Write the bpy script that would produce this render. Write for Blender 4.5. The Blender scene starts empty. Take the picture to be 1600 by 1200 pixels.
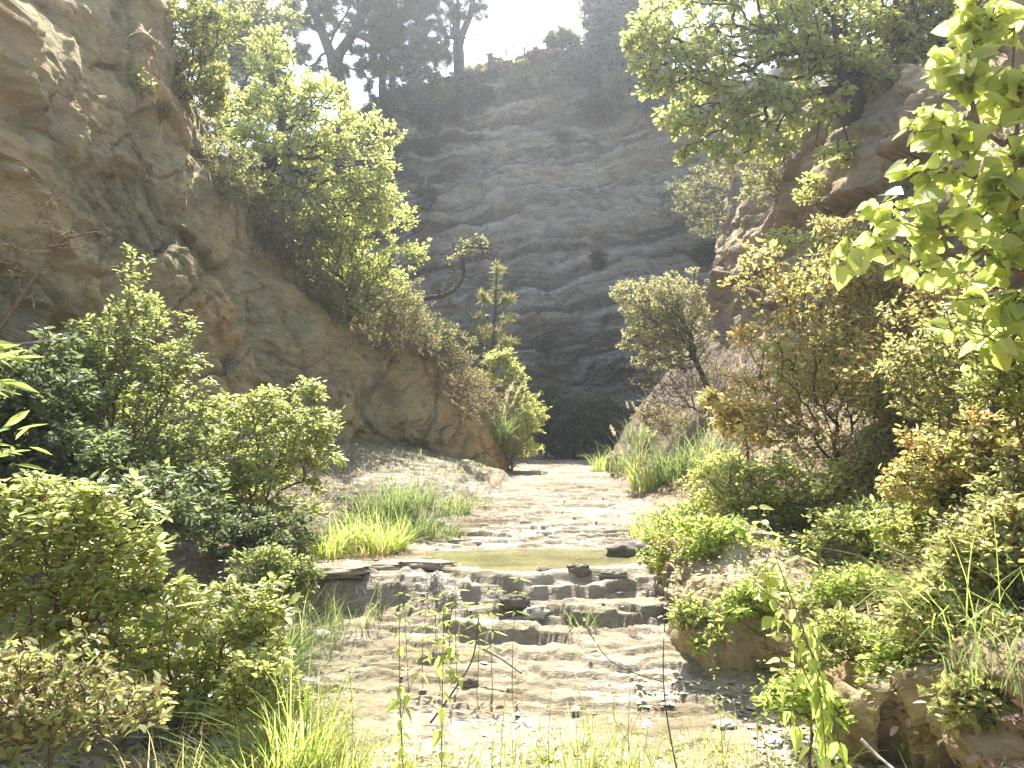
import bpy, math, random
import numpy as np
from mathutils import Vector

# ------------------------------------------------------------------ basics
S = bpy.context.scene
COL = S.collection
F, PITCH = 1232.0, math.atan(100.0 / 1232.0)
EYE = np.array([0.0, 0.0, 1.6])
CP, SP = math.cos(PITCH), math.sin(PITCH)

def ray(px, py):
    cx, cy = (px - 800.0) / F, (600.0 - py) / F
    return np.array([cx, CP - cy * SP, SP + cy * CP])

def P(px, py, d):
    r = ray(px, py)
    return EYE + r * (d / r[1])

# ------------------------------------------------------------------ noise
def _h(i, j, k, seed):
    with np.errstate(over='ignore'):
        n = (i.astype(np.uint32) * np.uint32(374761393) + j.astype(np.uint32) * np.uint32(668265263)
             + k.astype(np.uint32) * np.uint32(2147483647 - 61) + np.uint32(seed * 1013904223 % 4294967291))
        n = (n ^ (n >> np.uint32(13))) * np.uint32(1274126177)
        n = (n ^ (n >> np.uint32(16))) * np.uint32(2246822519)
        n = n ^ (n >> np.uint32(15))
    return n.astype(np.float64) / 4294967295.0

def vnoise(p, seed=0):
    p = np.asarray(p, float)
    b = np.floor(p)
    f = p - b
    f = f * f * f * (f * (f * 6 - 15) + 10)
    b = b.astype(np.int64)
    out = 0
    for dx in (0, 1):
        wx = f[..., 0] if dx else 1 - f[..., 0]
        for dy in (0, 1):
            wy = f[..., 1] if dy else 1 - f[..., 1]
            for dz in (0, 1):
                wz = f[..., 2] if dz else 1 - f[..., 2]
                out = out + wx * wy * wz * _h(b[..., 0] + dx, b[..., 1] + dy, b[..., 2] + dz, seed)
    return out * 2 - 1

def fbm(p, octaves=5, gain=0.5, lac=2.03, seed=0):
    a, s, t = 1.0, 0, 0
    p = np.asarray(p, float)
    for o in range(octaves):
        s = s + a * vnoise(p + 17.3 * o, seed + o)
        t += a
        a *= gain
        p = p * lac
    return s / t

def billow(p, octaves=4, gain=0.5, seed=0):
    a, s, t = 1.0, 0, 0
    for o in range(octaves):
        s = s + a * np.abs(vnoise(p + 9.1 * o, seed + o))
        t += a
        a *= gain
        p = p * 2.07
    return s / t

def worley(p, seed=0):
    b = np.floor(p).astype(np.int64)
    f1 = np.full(p.shape[:-1], 9.0)
    f2 = f1.copy()
    cid = f1.copy()
    for dx in (-1, 0, 1):
        for dy in (-1, 0, 1):
            for dz in (-1, 0, 1):
                i, j, k = b[..., 0] + dx, b[..., 1] + dy, b[..., 2] + dz
                hx, hy, hz = _h(i, j, k, seed), _h(i, j, k, seed + 1), _h(i, j, k, seed + 2)
                d = np.sqrt((i + hx - p[..., 0]) ** 2 + (j + hy - p[..., 1]) ** 2 + (k + hz - p[..., 2]) ** 2)
                n = d < f1
                f2 = np.where(n, f1, np.minimum(f2, d))
                cid = np.where(n, hx, cid)
                f1 = np.where(n, d, f1)
    return f1, f2, cid

def facets(p, seed=0, tilt=0.6):
    """rock broken along planes: each cell gets its own tilted face and its own offset"""
    b = np.floor(p).astype(np.int64)
    f1 = np.full(p.shape[:-1], 9.0); out = f1 * 0; f2 = f1.copy()
    for dx in (-1, 0, 1):
        for dy in (-1, 0, 1):
            for dz in (-1, 0, 1):
                i, j, k = b[..., 0] + dx, b[..., 1] + dy, b[..., 2] + dz
                h = [_h(i, j, k, seed + a) for a in range(6)]
                r = [i + h[0] - p[..., 0], j + h[1] - p[..., 1], k + h[2] - p[..., 2]]
                d = np.sqrt(r[0] ** 2 + r[1] ** 2 + r[2] ** 2)
                val = (h[3] - .5) * .5 + tilt * ((h[3] - .5) * r[0] + (h[4] - .5) * r[1] + (h[5] - .5) * r[2]) * 2
                n = d < f1
                f2 = np.where(n, f1, np.minimum(f2, d))
                out = np.where(n, val, out); f1 = np.where(n, d, f1)
    return out, f2 - f1

def sstep(x, a, b):
    t = np.clip((x - a) / (b - a), 0, 1)
    return t * t * (3 - 2 * t)

# ------------------------------------------------------------------ mesh building
def mk(name, V, faces, mat=None, parent=None, attrs=None, smooth=True, loc=None):
    V = np.ascontiguousarray(V, dtype=np.float32).reshape(-1, 3)
    faces = [np.asarray(f, dtype=np.int32) for f in faces if len(f)]
    loops = np.concatenate([f.ravel() for f in faces])
    sizes = np.concatenate([np.full(len(f), f.shape[1], np.int32) for f in faces])
    starts = np.concatenate([[0], np.cumsum(sizes)[:-1]]).astype(np.int32)
    me = bpy.data.meshes.new(name)
    me.vertices.add(len(V)); me.vertices.foreach_set('co', V.ravel())
    me.loops.add(len(loops)); me.loops.foreach_set('vertex_index', loops)
    me.polygons.add(len(sizes))
    me.polygons.foreach_set('loop_start', starts)
    me.polygons.foreach_set('loop_total', sizes)
    me.polygons.foreach_set('use_smooth', np.full(len(sizes), smooth, dtype=bool))
    for k, a in (attrs or {}).items():
        at = me.attributes.new(k, 'FLOAT', 'POINT')
        at.data.foreach_set('value', np.ascontiguousarray(a, dtype=np.float32).ravel())
    me.update(calc_edges=True)
    me.validate()
    if mat: me.materials.append(mat)
    ob = bpy.data.objects.new(name, me)
    COL.objects.link(ob)
    if parent is not None: ob.parent = parent
    if loc is not None: ob.location = loc
    return ob

def tag(o, label=None, cat=None, group=None, kind=None):
    if label: o['label'] = label
    if cat: o['category'] = cat
    if group: o['group'] = group
    if kind: o['kind'] = kind
    return o

def empty(name, loc, label, cat, group=None):
    o = bpy.data.objects.new(name, None)
    o.empty_display_size = 0.2
    COL.objects.link(o)
    o.location = [float(v) for v in loc]
    return tag(o, label, cat, group)

def grid_faces(nr, nc):
    i = np.arange(nr * nc).reshape(nr, nc)
    return np.stack([i[:-1, :-1], i[:-1, 1:], i[1:, 1:], i[1:, :-1]], -1).reshape(-1, 4)

def catmull(C, params):
    """C (n, ..., 3) control points along axis 0, params in [0, n-1]."""
    n = len(C)
    t = np.clip(params, 0, n - 1 - 1e-9)
    i = np.floor(t).astype(int)
    f = (t - i).reshape((-1,) + (1,) * (C.ndim - 1))
    g = lambda k: C[np.clip(i + k, 0, n - 1)]
    p0, p1, p2, p3 = g(-1), g(0), g(1), g(2)
    return 0.5 * (2 * p1 + (p2 - p0) * f + (2 * p0 - 5 * p1 + 4 * p2 - p3) * f ** 2 + (3 * p1 - 3 * p2 + p3 - p0) * f ** 3)

def spaced(counts):
    out = []
    for k, c in enumerate(counts):
        out.append(k + np.arange(c) / c)
    return np.concatenate(out + [[len(counts)]])

def sheet(ctrl, ccounts, rcounts):
    """ctrl[row][col] -> dense grid (rows, cols, 3) and its normals."""
    C = np.array(ctrl, float)
    R = catmull(C, spaced(rcounts))
    G = catmull(np.swapaxes(R, 0, 1), spaced(ccounts))
    G = np.swapaxes(G, 0, 1)
    return G, gnormals(G)

def gnormals(G):
    n = np.cross(np.gradient(G, axis=1), np.gradient(G, axis=0))
    return n / (np.linalg.norm(n, axis=-1, keepdims=True) + 1e-12)

# ------------------------------------------------------------------ node helpers
class N:
    def __init__(s, name):
        s.m = bpy.data.materials.new(name); s.m.use_nodes = True
        s.t = s.m.node_tree; s.t.nodes.clear()
        s.out = s.n('ShaderNodeOutputMaterial')
    def n(s, typ, **kw):
        x = s.t.nodes.new(typ)
        for k, v in kw.items():
            if k.startswith('i_'):
                x.inputs[k[2:].replace('_', ' ')].default_value = v
            else: setattr(x, k, v)
        return x
    def l(s, a, b): s.t.links.new(a, b)
    def ramp(s, fac, stops, interp='LINEAR'):
        r = s.n('ShaderNodeValToRGB'); r.color_ramp.interpolation = interp
        e = r.color_ramp.elements
        while len(e) < len(stops): e.new(0.5)
        for q, (pos, c) in zip(e, stops):
            q.position = pos; q.color = (*c, 1) if len(c) == 3 else c
        s.l(fac, r.inputs[0]); return r.outputs[0]
    def attr(s, name):
        return s.n('ShaderNodeAttribute', attribute_name=name).outputs['Fac']
    def noise(s, vec, scale, detail=6, rough=0.6, dist=0.0):
        x = s.n('ShaderNodeTexNoise'); x.inputs['Scale'].default_value = scale
        x.inputs['Detail'].default_value = detail; x.inputs['Roughness'].default_value = rough
        x.inputs['Distortion'].default_value = dist
        s.l(vec, x.inputs['Vector']); return x.outputs['Fac']
    def mix(s, fac, a, b, mode='MIX'):
        x = s.n('ShaderNodeMix', data_type='RGBA', blend_type=mode)
        for sock, v in ((x.inputs[0], fac), (x.inputs[6], a), (x.inputs[7], b)):
            if hasattr(v, 'is_output'): s.l(v, sock)
            elif isinstance(v, (tuple, list)): sock.default_value = (*v, 1)
            else: sock.default_value = v
        return x.outputs[2]
    def math(s, op, a, b=0.0, c=0.0):
        x = s.n('ShaderNodeMath', operation=op)
        for k, v in enumerate((a, b, c)):
            if hasattr(v, 'is_output'): s.l(v, x.inputs[k])
            else: x.inputs[k].default_value = v
        return x.outputs[0]
    def maprange(s, v, a, b, c=0.0, d=1.0):
        x = s.n('ShaderNodeMapRange'); s.l(v, x.inputs[0])
        for k, q in zip((1, 2, 3, 4), (a, b, c, d)): x.inputs[k].default_value = q
        return x.outputs[0]
    def mapping(s, scale=(1, 1, 1), rot=(0, 0, 0)):
        g = s.n('ShaderNodeNewGeometry')
        m = s.n('ShaderNodeMapping'); m.inputs['Scale'].default_value = scale; m.inputs['Rotation'].default_value = rot
        s.l(g.outputs['Position'], m.inputs['Vector']); return m.outputs[0]

def rock_mat(name, stops, strat=(1, 1, 1), rot=(0, 0, 0), bump=0.02, stain=(0.10, 0.085, 0.06), grey=(0.3, 0.31, 0.3), stain_amt=0.5, grey_amt=0.35, fine=9.0, soil=None):
    n = N(name)
    p = n.mapping(); ps = n.mapping(strat, rot)
    tone = n.attr('tone'); dirt_shade = n.attr('dirt_shade')
    f1 = n.noise(ps, 1.3, 8, 0.62, 0.6)
    f2 = n.noise(ps, fine, 6, 0.65, 0.3)
    f3 = n.noise(p, 34.0, 5, 0.7)
    t = n.math('ADD', n.math('MULTIPLY', tone, 0.55), n.math('ADD', n.math('MULTIPLY', f1, 0.45), n.math('MULTIPLY', n.math('SUBTRACT', f2, 0.5), 0.55)))
    col = n.ramp(t, stops)
    g = n.maprange(n.noise(p, 0.55, 5, 0.6, 0.8), 0.48, 0.66, 0, grey_amt)
    col = n.mix(g, col, grey)
    st = n.math('MULTIPLY', n.maprange(n.noise(ps, 2.6, 8, 0.68, 0.5), 0.5, 0.68), stain_amt)
    st = n.math('MAXIMUM', st, n.math('MULTIPLY', dirt_shade, n.maprange(f2, 0.3, 0.55)))  # mask carries soiling and painted-in shade
    col = n.mix(st, col, stain)
    col = n.mix(0.35, col, n.ramp(f3, [(0.3, (0.35, 0.35, 0.35)), (0.7, (0.68, 0.66, 0.62))]), 'OVERLAY')
    if soil:
        so = n.attr('soil')
        sc = n.ramp(n.noise(p, 21.0, 6, 0.7), soil)
        col = n.mix(n.maprange(n.math('ADD', so, n.math('MULTIPLY', n.math('SUBTRACT', f2, 0.5), 0.8)), 0.4, 0.6), col, sc)
    b = n.n('ShaderNodeBump'); b.inputs['Strength'].default_value = 0.9; b.inputs['Distance'].default_value = bump
    hgt = n.math('ADD', n.math('MULTIPLY', f2, 1.0), n.math('MULTIPLY', f3, 0.35))
    hgt = n.math('ADD', hgt, n.math('MULTIPLY', n.noise(ps, 3.2, 6, 0.7, 0.8), 1.2))
    n.l(hgt, b.inputs['Height'])
    s = n.n('ShaderNodeBsdfPrincipled'); s.inputs['Roughness'].default_value = 0.9; s.inputs['Specular IOR Level'].default_value = 0.25
    n.l(col, s.inputs['Base Color']); n.l(b.outputs[0], s.inputs['Normal'])
    n.l(s.outputs[0], n.out.inputs[0])
    return n.m

def leaf_mat(name, stops, trans=2.2, tmix=0.45, rough=0.42, spec=0.4, tint=(1.0, 0.98, 0.75)):
    n = N(name)
    stops = [(q, (1.25 * c[0] + .022, 1.2 * c[1] + .015, 1.3 * c[2] + .018)) for q, c in stops]; tmix = min(tmix + .05, .6)
    r = n.attr('rnd')
    col = n.ramp(r, stops)
    s = n.n('ShaderNodeBsdfPrincipled'); s.inputs['Roughness'].default_value = rough; s.inputs['Specular IOR Level'].default_value = spec
    n.l(col, s.inputs['Base Color'])
    tr = n.n('ShaderNodeBsdfTranslucent')
    n.l(n.mix(1.0, col, tuple(1.35 * trans * q for q in tint), 'MULTIPLY'), tr.inputs[0])
    mx = n.n('ShaderNodeMixShader'); mx.inputs[0].default_value = tmix
    n.l(s.outputs[0], mx.inputs[1]); n.l(tr.outputs[0], mx.inputs[2])
    n.l(mx.outputs[0], n.out.inputs[0])
    return n.m

def bark_mat(name, c1, c2, scale=30):
    n = N(name)
    p = n.mapping((1, 1, 0.3))
    f = n.noise(p, scale, 6, 0.7)
    col = n.ramp(f, [(0.3, c1), (0.7, c2)])
    s = n.n('ShaderNodeBsdfPrincipled'); s.inputs['Roughness'].default_value = 0.9; s.inputs['Specular IOR Level'].default_value = 0.2
    b = n.n('ShaderNodeBump'); b.inputs['Distance'].default_value = 0.01; n.l(f, b.inputs['Height'])
    n.l(col, s.inputs['Base Color']); n.l(b.outputs[0], s.inputs['Normal']); n.l(s.outputs[0], n.out.inputs[0])
    return n.m
# ------------------------------------------------------------------ camera, sun, sky
cam = bpy.data.cameras.new('camera'); camo = bpy.data.objects.new('camera', cam); COL.objects.link(camo)
cam.sensor_width = 36.0; cam.lens = 36.0 * F / 1600.0; cam.clip_start = 0.05; cam.clip_end = 2000
camo.location = EYE; camo.rotation_euler = (math.pi / 2 + PITCH, 0, 0)
S.camera = camo
SUN_EL, SUN_AZ = math.radians(58), math.radians(-1)      # azimuth from +Y towards +X
sun = bpy.data.lights.new('sun', 'SUN'); suno = bpy.data.objects.new('sun', sun); COL.objects.link(suno)
sun.energy = 4.7; sun.angle = math.radians(0.53); sun.color = (1.0, 0.97, 0.92)
sd = Vector((math.sin(SUN_AZ) * math.cos(SUN_EL), math.cos(SUN_AZ) * math.cos(SUN_EL), math.sin(SUN_EL)))
suno.rotation_euler = sd.to_track_quat('Z', 'Y').to_euler(); suno.location = (0, 10, 60)
W = bpy.data.worlds.new('World'); S.world = W; W.use_nodes = True
wt = W.node_tree
bg = wt.nodes['Background']; bg.inputs['Strength'].default_value = 0.15
sky = wt.nodes.new('ShaderNodeTexSky'); sky.sky_type = 'NISHITA'; sky.sun_disc = False
sky.sun_elevation = SUN_EL; sky.sun_rotation = SUN_AZ; sky.dust_density = 2.0; sky.air_density = 1.0; sky.altitude = 300
wt.links.new(sky.outputs[0], bg.inputs['Color'])
S.view_settings.view_transform = 'Standard'; S.view_settings.look = 'None'
S.view_settings.exposure = 1.98; S.view_settings.gamma = 1.0
S.cycles.use_denoising = True
S.cycles.max_bounces = 6; S.cycles.diffuse_bounces = 4; S.cycles.glossy_bounces = 2; S.cycles.transmission_bounces = 4; S.cycles.transparent_max_bounces = 4
S.cycles.sample_clamp_indirect = 8.0
S.cycles.use_adaptive_sampling = True; S.cycles.adaptive_threshold = 0.02

# ------------------------------------------------------------------ materials of the rock
M = {}
M['bed'] = rock_mat('pale_marl_bed', [(0.25, (0.105, 0.078, 0.042)), (0.40, (0.185, 0.145, 0.088)), (0.55, (0.275, 0.228, 0.158)), (0.76, (0.42, 0.365, 0.275))],
                    (1, 2.2, 5), bump=0.015, stain=(0.12, 0.088, 0.042), grey=(0.37, 0.335, 0.27), stain_amt=0.62, fine=11.0,
                    soil=[(0.3, (0.09, 0.068, 0.042)), (0.6, (0.19, 0.15, 0.10)), (0.75, (0.27, 0.22, 0.15))])
M['ochre'] = rock_mat('ochre_marl', [(0.25, (0.14, 0.11, 0.05)), (0.42, (0.30, 0.245, 0.115)), (0.56, (0.43, 0.34, 0.16)), (0.72, (0.48, 0.32, 0.135))],
                      (1, 1, 2.0), (0, 0.5, 0), bump=0.11, stain=(0.10, 0.085, 0.055), grey=(0.25, 0.245, 0.165), stain_amt=0.6, fine=6.0,
                      soil=[(0.3, (0.07, 0.055, 0.035)), (0.6, (0.15, 0.115, 0.07)), (0.75, (0.22, 0.17, 0.11))])
M['tan'] = rock_mat('tan_marl_bank', [(0.25, (0.15, 0.105, 0.055)), (0.42, (0.27, 0.20, 0.105)), (0.58, (0.38, 0.285, 0.155)), (0.75, (0.44, 0.34, 0.21))],
                    (1, 1, 2.4), (0, 0.08, 0), bump=0.04, stain=(0.12, 0.09, 0.055), grey=(0.31, 0.30, 0.26), stain_amt=0.5, fine=7.0,
                    soil=[(0.28, (0.075, 0.052, 0.03)), (0.5, (0.155, 0.112, 0.072)), (0.7, (0.25, 0.19, 0.13))])
M['grey'] = rock_mat('grey_layered_marl', [(0.22, (0.16, 0.13, 0.09)), (0.38, (0.33, 0.285, 0.21)), (0.52, (0.60, 0.545, 0.435)), (0.66, (0.58, 0.50, 0.37)), (0.8, (0.45, 0.31, 0.17))],
                     (0.6, 0.6, 4.0), (0, 0.14, 0), bump=0.10, stain=(0.15, 0.12, 0.08), grey=(0.46, 0.44, 0.385), stain_amt=0.55, fine=5.0,
                     soil=[(0.3, (0.05, 0.045, 0.03)), (0.6, (0.12, 0.10, 0.065)), (0.75, (0.18, 0.15, 0.10))])

# ------------------------------------------------------------------ streambed (one height field, fine near the camera)
def lin(y, tab):
    a = np.array(tab, float); return np.interp(y, a[:, 0], a[:, 1])
ZC = [(-80, -4), (-8, -.5), (0, -.12), (2, -.04), (3.6, 0), (5.2, .05), (5.35, .10), (5.6, .14), (6.15, .25), (6.35, .29), (6.42, .38), (6.5, .52), (6.62, .585), (7, .60), (8.3, .63),
      (8.6, .66), (9.2, .76), (10, .82), (11, .88), (13, .97), (16, 1.08), (20, 1.2), (24, 1.32), (34, 1.5)]
XL = [(-80, -9), (0, -2.6), (3, -2.1), (5.4, -1.75), (6.6, -1.85), (8.4, -1.4), (9.2, -.95), (10, -.72), (11.5, -.42), (13, -.12), (15, .0), (17, .05), (18, -.1), (21, -1), (30, -4)]
XR = [(-80, 9), (0, 2.4), (3, 1.5), (4.2, 1.7), (5.5, 1.5), (7, 1.65), (8.3, 1.8), (11, 1.8), (16, 2.0), (19, 2.6), (30, 6)]
ZR = [(-80, -4), (-8, -.5), (0, -.12), (2, -.04), (3.6, 0), (4.9, .04), (5.2, .10), (5.6, .24), (5.9, .30), (6.2, .43), (6.5, .52), (6.75, .60), (7, .60), (8.3, .63), (34, 1.5)]
def bed_z(x, y, detail=True):
    q = np.stack([x, y, 0 * x], -1)
    yw = y + .34 * fbm(q * .9, 4, seed=3) + .16 * fbm(q * 3.1, 4, seed=5) + .05 * x
    z = lin(yw, ZC)
    rgt = sstep(x + .5 * fbm(q * .8, 3, seed=4), -.15, .45) * (1 - sstep(y, 7.0, 7.2))
    z = z + (lin(yw, ZR) - z) * rgt
    dl = np.maximum(lin(y, XL) - x, 0); dr = np.maximum(x - lin(y, XR), 0)
    z = z + .22 * dl + .015 * np.minimum(dl, 10) ** 2 + .30 * dr + .02 * np.minimum(dr, 10) ** 2
    z = z + (.20 + .08 * fbm(q * .8, 3, seed=6)) * (.45 * sstep(dl + .30 * fbm(q * 1.1, 4, seed=7), .0, .06) + .3 * sstep(dl + .34 * fbm(q * 1.4 + 5, 4, seed=16), .22, .30) + .25 * sstep(dl + .4 * fbm(q * 1.2 + 9, 4, seed=18), .42, .55)) * sstep(y, 8.7, 9.5) * (1 - sstep(y, 14, 16)) * sstep(dl, .0, .14)
    if not detail: return z, None, None
    shelf = sstep(y, 8.7, 9.5) * (1 - sstep(y, 15, 17)) * (1 - sstep(dl, .9, 1.4))
    inside = np.maximum(np.exp(-((dl + dr) / .5) ** 2), shelf * (dl > 0))
    near = sstep(y, 3.4, 4.6)
    z = z + .035 * fbm(q * 1.3, 4, seed=8) + .03 * np.abs(fbm(q * np.array([1.2, 3.2, 1]), 3, seed=21)) * sstep(y, 7.8, 8.6)
    # pool basin, with a lip that holds the water
    _, _, cB_ = worley(q * np.array([2.2, 4.2, 1]) + np.array([0, 0, .5]), 49)
    bx = (x - .13) / 1.08; by = (y - 7.40) / .80
    rr = np.sqrt(bx ** 2 + by ** 2) + .22 * fbm(q * 1.5, 4, seed=30) + .05 * fbm(q * 6, 3, seed=31)
    rad = np.sqrt(bx ** 2 * .8 + by ** 2)
    front = (y < 7.4)
    rec = sstep(x + .35 * fbm(q * 1.3, 3, seed=37), -.75, -.35)
    for lev, r0, am, sd, ox in ((.33, 1.74, .5, 33, -.35), (.41, 1.56, .5, 35, .45), (.49, 1.40, .42, 38, -.5), (.555, 1.28, .3, 42, .25)):
        rk = rad + ox * .3 * x + am * fbm(q * np.array([1.1, 1.6, 1]), 5, seed=sd)
        z = np.where(front, z + (np.maximum(z, lev + .02 * fbm(q * 2.5, 3, seed=sd + 1)) - z) * (1 - sstep(rk, r0, r0 + .10)) * rec, z)
    lip = (1 - sstep(rr + .05 * (cB_ - .5), 1.14, 1.24)) * sstep(rr, .93, 1.0)
    z = z + (np.maximum(z, .600 + .018 * np.maximum(fbm(q * 3.3, 3, seed=32), 0)) - z) * lip
    L2 = .125; qc = q * np.array([1.0, 2.3, 1]) + .35 * fbm(q * 1.7, 3, seed=41)[..., None]; _, _, cA = worley(qc + np.array([0, 0, .5]), 43); _, _, cB = worley(qc * 2.6 + np.array([0, 0, .5]), 47)
    wb = z / L2 + .9 * (cA - .5) + .35 * fbm(q * np.array([.9, 1.4, 1]), 3, seed=9); fb2 = np.floor(wb); zb = z + (fb2 + sstep(wb - fb2, .86, 1.0) - wb) * L2
    z = z + (zb - z) * rgt * sstep(y, 5.5, 6.0) * .7
    L = np.where(y > 8.1, .062, .05)
    w = z / L + .9 * (cA - .5) + .8 * (cB - .5) + .6 * fbm(q * np.array([.8, 1.6, 1]), 4, seed=11) + .12 * fbm(q * 6, 3, seed=13)
    fl = np.floor(w); fr = w - fl
    zt = z + (fl + sstep(fr, .84, .99) - w) * L * 1.0 + .006 * fbm(np.stack([x * 4, y * 9, fl * 3.1], -1), 3, seed=34)
    w2 = (zt) / .021 + 1.2 * fbm(q * np.array([2.2, 4, 1]), 4, seed=36); f2_ = np.floor(w2); zt = zt + .45 * (f2_ + sstep(w2 - f2_, .8, 1.0) - w2) * .021
    z = z + (zt - z) * inside * (0.15 + .75 * near * (.7 + .3 * sstep(y, 5.2, 6.0)))
    z = z + (np.maximum(z, .600 + .010 * np.maximum(fbm(q * 3.3, 3, seed=32), 0)) - z) * lip
    z = np.where(rr < .97, np.minimum(z, .592) - .10 * sstep(-rr, -.97, -.55), z)
    z = z + .012 * fbm(q * 9, 4, seed=15) + .005 * fbm(q * 30, 2, seed=17)
    peb = 1 - sstep(y, 4.2, 5.0)
    z = z + .02 * np.maximum(fbm(q * 7, 3, seed=40), 0) * peb
    tone = .52 + .4 * fbm(np.stack([x * .7, y * 1.2, fl * .37], -1), 4, seed=19) + .22 * (cB - .5) + .38 * (1 - near)  # foreground paled in the colour to stand for overexposed sunlight
    soil = np.clip(1 - inside + .15 * fbm(q * 2, 3, seed=23), 0, 1)
    moss_shade = sstep(fbm(q * 1.1, 4, seed=27) + .5 * np.exp(-((y - 5.85) / .45) ** 2) * sstep(-x, -.6, .6), .12, .5) * .8 * near
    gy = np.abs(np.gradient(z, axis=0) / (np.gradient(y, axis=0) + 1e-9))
    moss_shade = np.clip(np.maximum(moss_shade, .9 * sstep(gy, .8, 2.2) * (.5 + .7 * fbm(q * 2.3, 3, seed=55)) * (y < 7)), 0, 1)  # steep risers coloured dark to stand for shade in an undercut recess
    return z, tone, np.stack([soil, moss_shade], -1)

ys = np.concatenate([[-80, -40, -20, -10, -5, -2, 0, 1], np.arange(2, 2.8, .08), np.arange(2.8, 9.2, .0145), np.arange(9.2, 13, .025), np.arange(13, 22, .045), np.arange(22, 36, .4)])
xs = np.concatenate([[-80, -40, -20, -12], np.arange(-9, -2.6, .16), np.arange(-2.6, 3.0, .0155), np.arange(3.0, 9, .16), [12, 20, 40, 80]])
X, Y = np.meshgrid(xs, ys)
Z, tone, sm = bed_z(X, Y)
bed = mk('streambed', np.stack([X, Y, Z], -1), [grid_faces(len(ys), len(xs))], M['bed'], attrs={'tone': tone, 'soil': sm[..., 0], 'dirt_shade': sm[..., 1]})
tag(bed, kind='structure')

# pool
n = N('pool_water')
s = n.n('ShaderNodeBsdfPrincipled'); s.inputs['Roughness'].default_value = 0.04
s.inputs['Base Color'].default_value = (.20, .19, .095, 1); s.inputs['Specular IOR Level'].default_value = .5
p_ = n.mapping((1, 2.5, 1)); b = n.n('ShaderNodeBump'); b.inputs['Distance'].default_value = .004; b.inputs['Strength'].default_value = .5
n.l(n.noise(p_, 5.0, 3, .5), b.inputs['Height']); n.l(b.outputs[0], s.inputs['Normal'])
n.l(n.ramp(n.noise(p_, 1.4, 3, .5), [(.35, (.20, .19, .085)), (.65, (.33, .30, .16))]), s.inputs['Base Color'])
tr_ = n.n('ShaderNodeBsdfTransparent'); tr_.inputs[0].default_value = (.85, .82, .6, 1); mx_ = n.n('ShaderNodeMixShader'); mx_.inputs[0].default_value = .62
n.l(tr_.outputs[0], mx_.inputs[1]); n.l(s.outputs[0], mx_.inputs[2]); n.l(mx_.outputs[0], n.out.inputs[0]); M['water'] = n.m
th = np.linspace(0, 2 * math.pi, 97)[:-1]
wp = np.stack([.13 + 1.2 * np.cos(th), 7.40 + .88 * np.sin(th), np.full(96, .588)], -1)
wp = np.vstack([wp, [[.13, 7.40, .588]]])
water = mk('water', wp, [[[i, (i + 1) % 96, 96] for i in range(96)]], M['water']); tag(water, kind='structure')

# ------------------------------------------------------------------ cliffs
def w(*a): return np.array(a, float)
def finish(name, G, disp, mat, tone, dirt_shade, soil):
    Nn = gnormals(G)
    V = G + Nn * disp[..., None]
    o = mk(name, V, [grid_faces(*G.shape[:2])], mat, attrs={'tone': tone, 'dirt_shade': dirt_shade, 'soil': soil})
    tag(o, kind='structure'); return o, V

# left spur: columns run from behind the camera to the toe of the spur and round its back
foot = [w(-7, -8, -1.2), w(-5.4, -1, -.6), P(0, 850, 6.6), P(200, 815, 8.6), P(400, 800, 10.6), P(560, 800, 12.2), P(650, 795, 13.2), P(722, 788, 14.2), P(775, 775, 15.2), P(806, 768, 16.3), w(-.6, 18.2, .8), w(-3, 21, .9), w(-9, 25, 1)]
ridge = [w(-12, -8, 11), w(-9, 1, 12), P(40, -320, 8.8), P(232, -10, 10.2), P(322, 195, 11.9), P(408, 325, 13.2), P(548, 505, 14.1), P(675, 556, 15.3), P(752, 640, 16.2), P(803, 742, 17.0), w(-.75, 18.3, 1.3), w(-3.4, 20.6, 3), w(-9.5, 23.5, 6)]
rows = [[], [], [], [], [], [], []]
bulge = [0, .3, .5, .5, .45, .4, .25, .2, .12, 0, 0, 0, 0]
for k, (a, r) in enumerate(zip(foot, ridge)):
    out = w(.6, -.8, 0) * bulge[k]
    rows[0].append(a - w(0, 0, .6)); rows[1].append(a)
    rows[2].append(a + (r - a) * .33 + out * .55); rows[3].append(a + (r - a) * .68 + out)
    rows[4].append(r)
    back = w(-.9, 1.6, -.15) if 2 <= k <= 9 else (w(-2, .5, .4) if k < 2 else w(-.6, -1.2, .2))
    rows[5].append(r + back)
    rows[6].append(r + back * 4 + w(0, 0, -1.2 if 2 <= k <= 8 else 1.5))
rows[4][9] = ridge[9]
ccl = [6, 16, 60, 90, 90, 80, 70, 60, 50, 40, 16, 10]
G, Nn = sheet(rows, ccl, [8, 80, 90, 80, 24, 12])
v = spaced([8, 80, 90, 80, 24, 12])[:, None] * np.ones((1, G.shape[1]))
q = G + .5 * np.stack([fbm(G * .6, 3, seed=50 + i) for i in range(3)], -1)
top = sstep(v, 3.6, 4.4)
fa, ea = facets(q * np.array([.55, .55, .7]), 61, .9)
fb_, eb = facets(q * 1.5 + 3, 63, .8)
fc, ec = facets(q * 4.2, 67, .7)
edge = np.maximum(1 - sstep(ea, 0, .05), .7 * (1 - sstep(eb, 0, .05)))
cid = np.clip(fa + .5, 0, 1)
dip = q[..., 2] * .85 + q[..., 0] * .42 - q[..., 1] * .12
sq = np.stack([G[..., 0] * .25, G[..., 1] * .25, dip * 2.2], -1)
lay = fbm(sq, 4, seed=70)
disp = .22 * fbm(G * .4, 3, seed=71) + .13 * fa + .11 * fb_ + .06 * fc - .03 * edge + .14 * lay + .10 * fbm(G * 1.3, 4, seed=78) + .02 * fbm(G * 7, 3, seed=76)
disp = disp * (1 - .5 * top)
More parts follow.
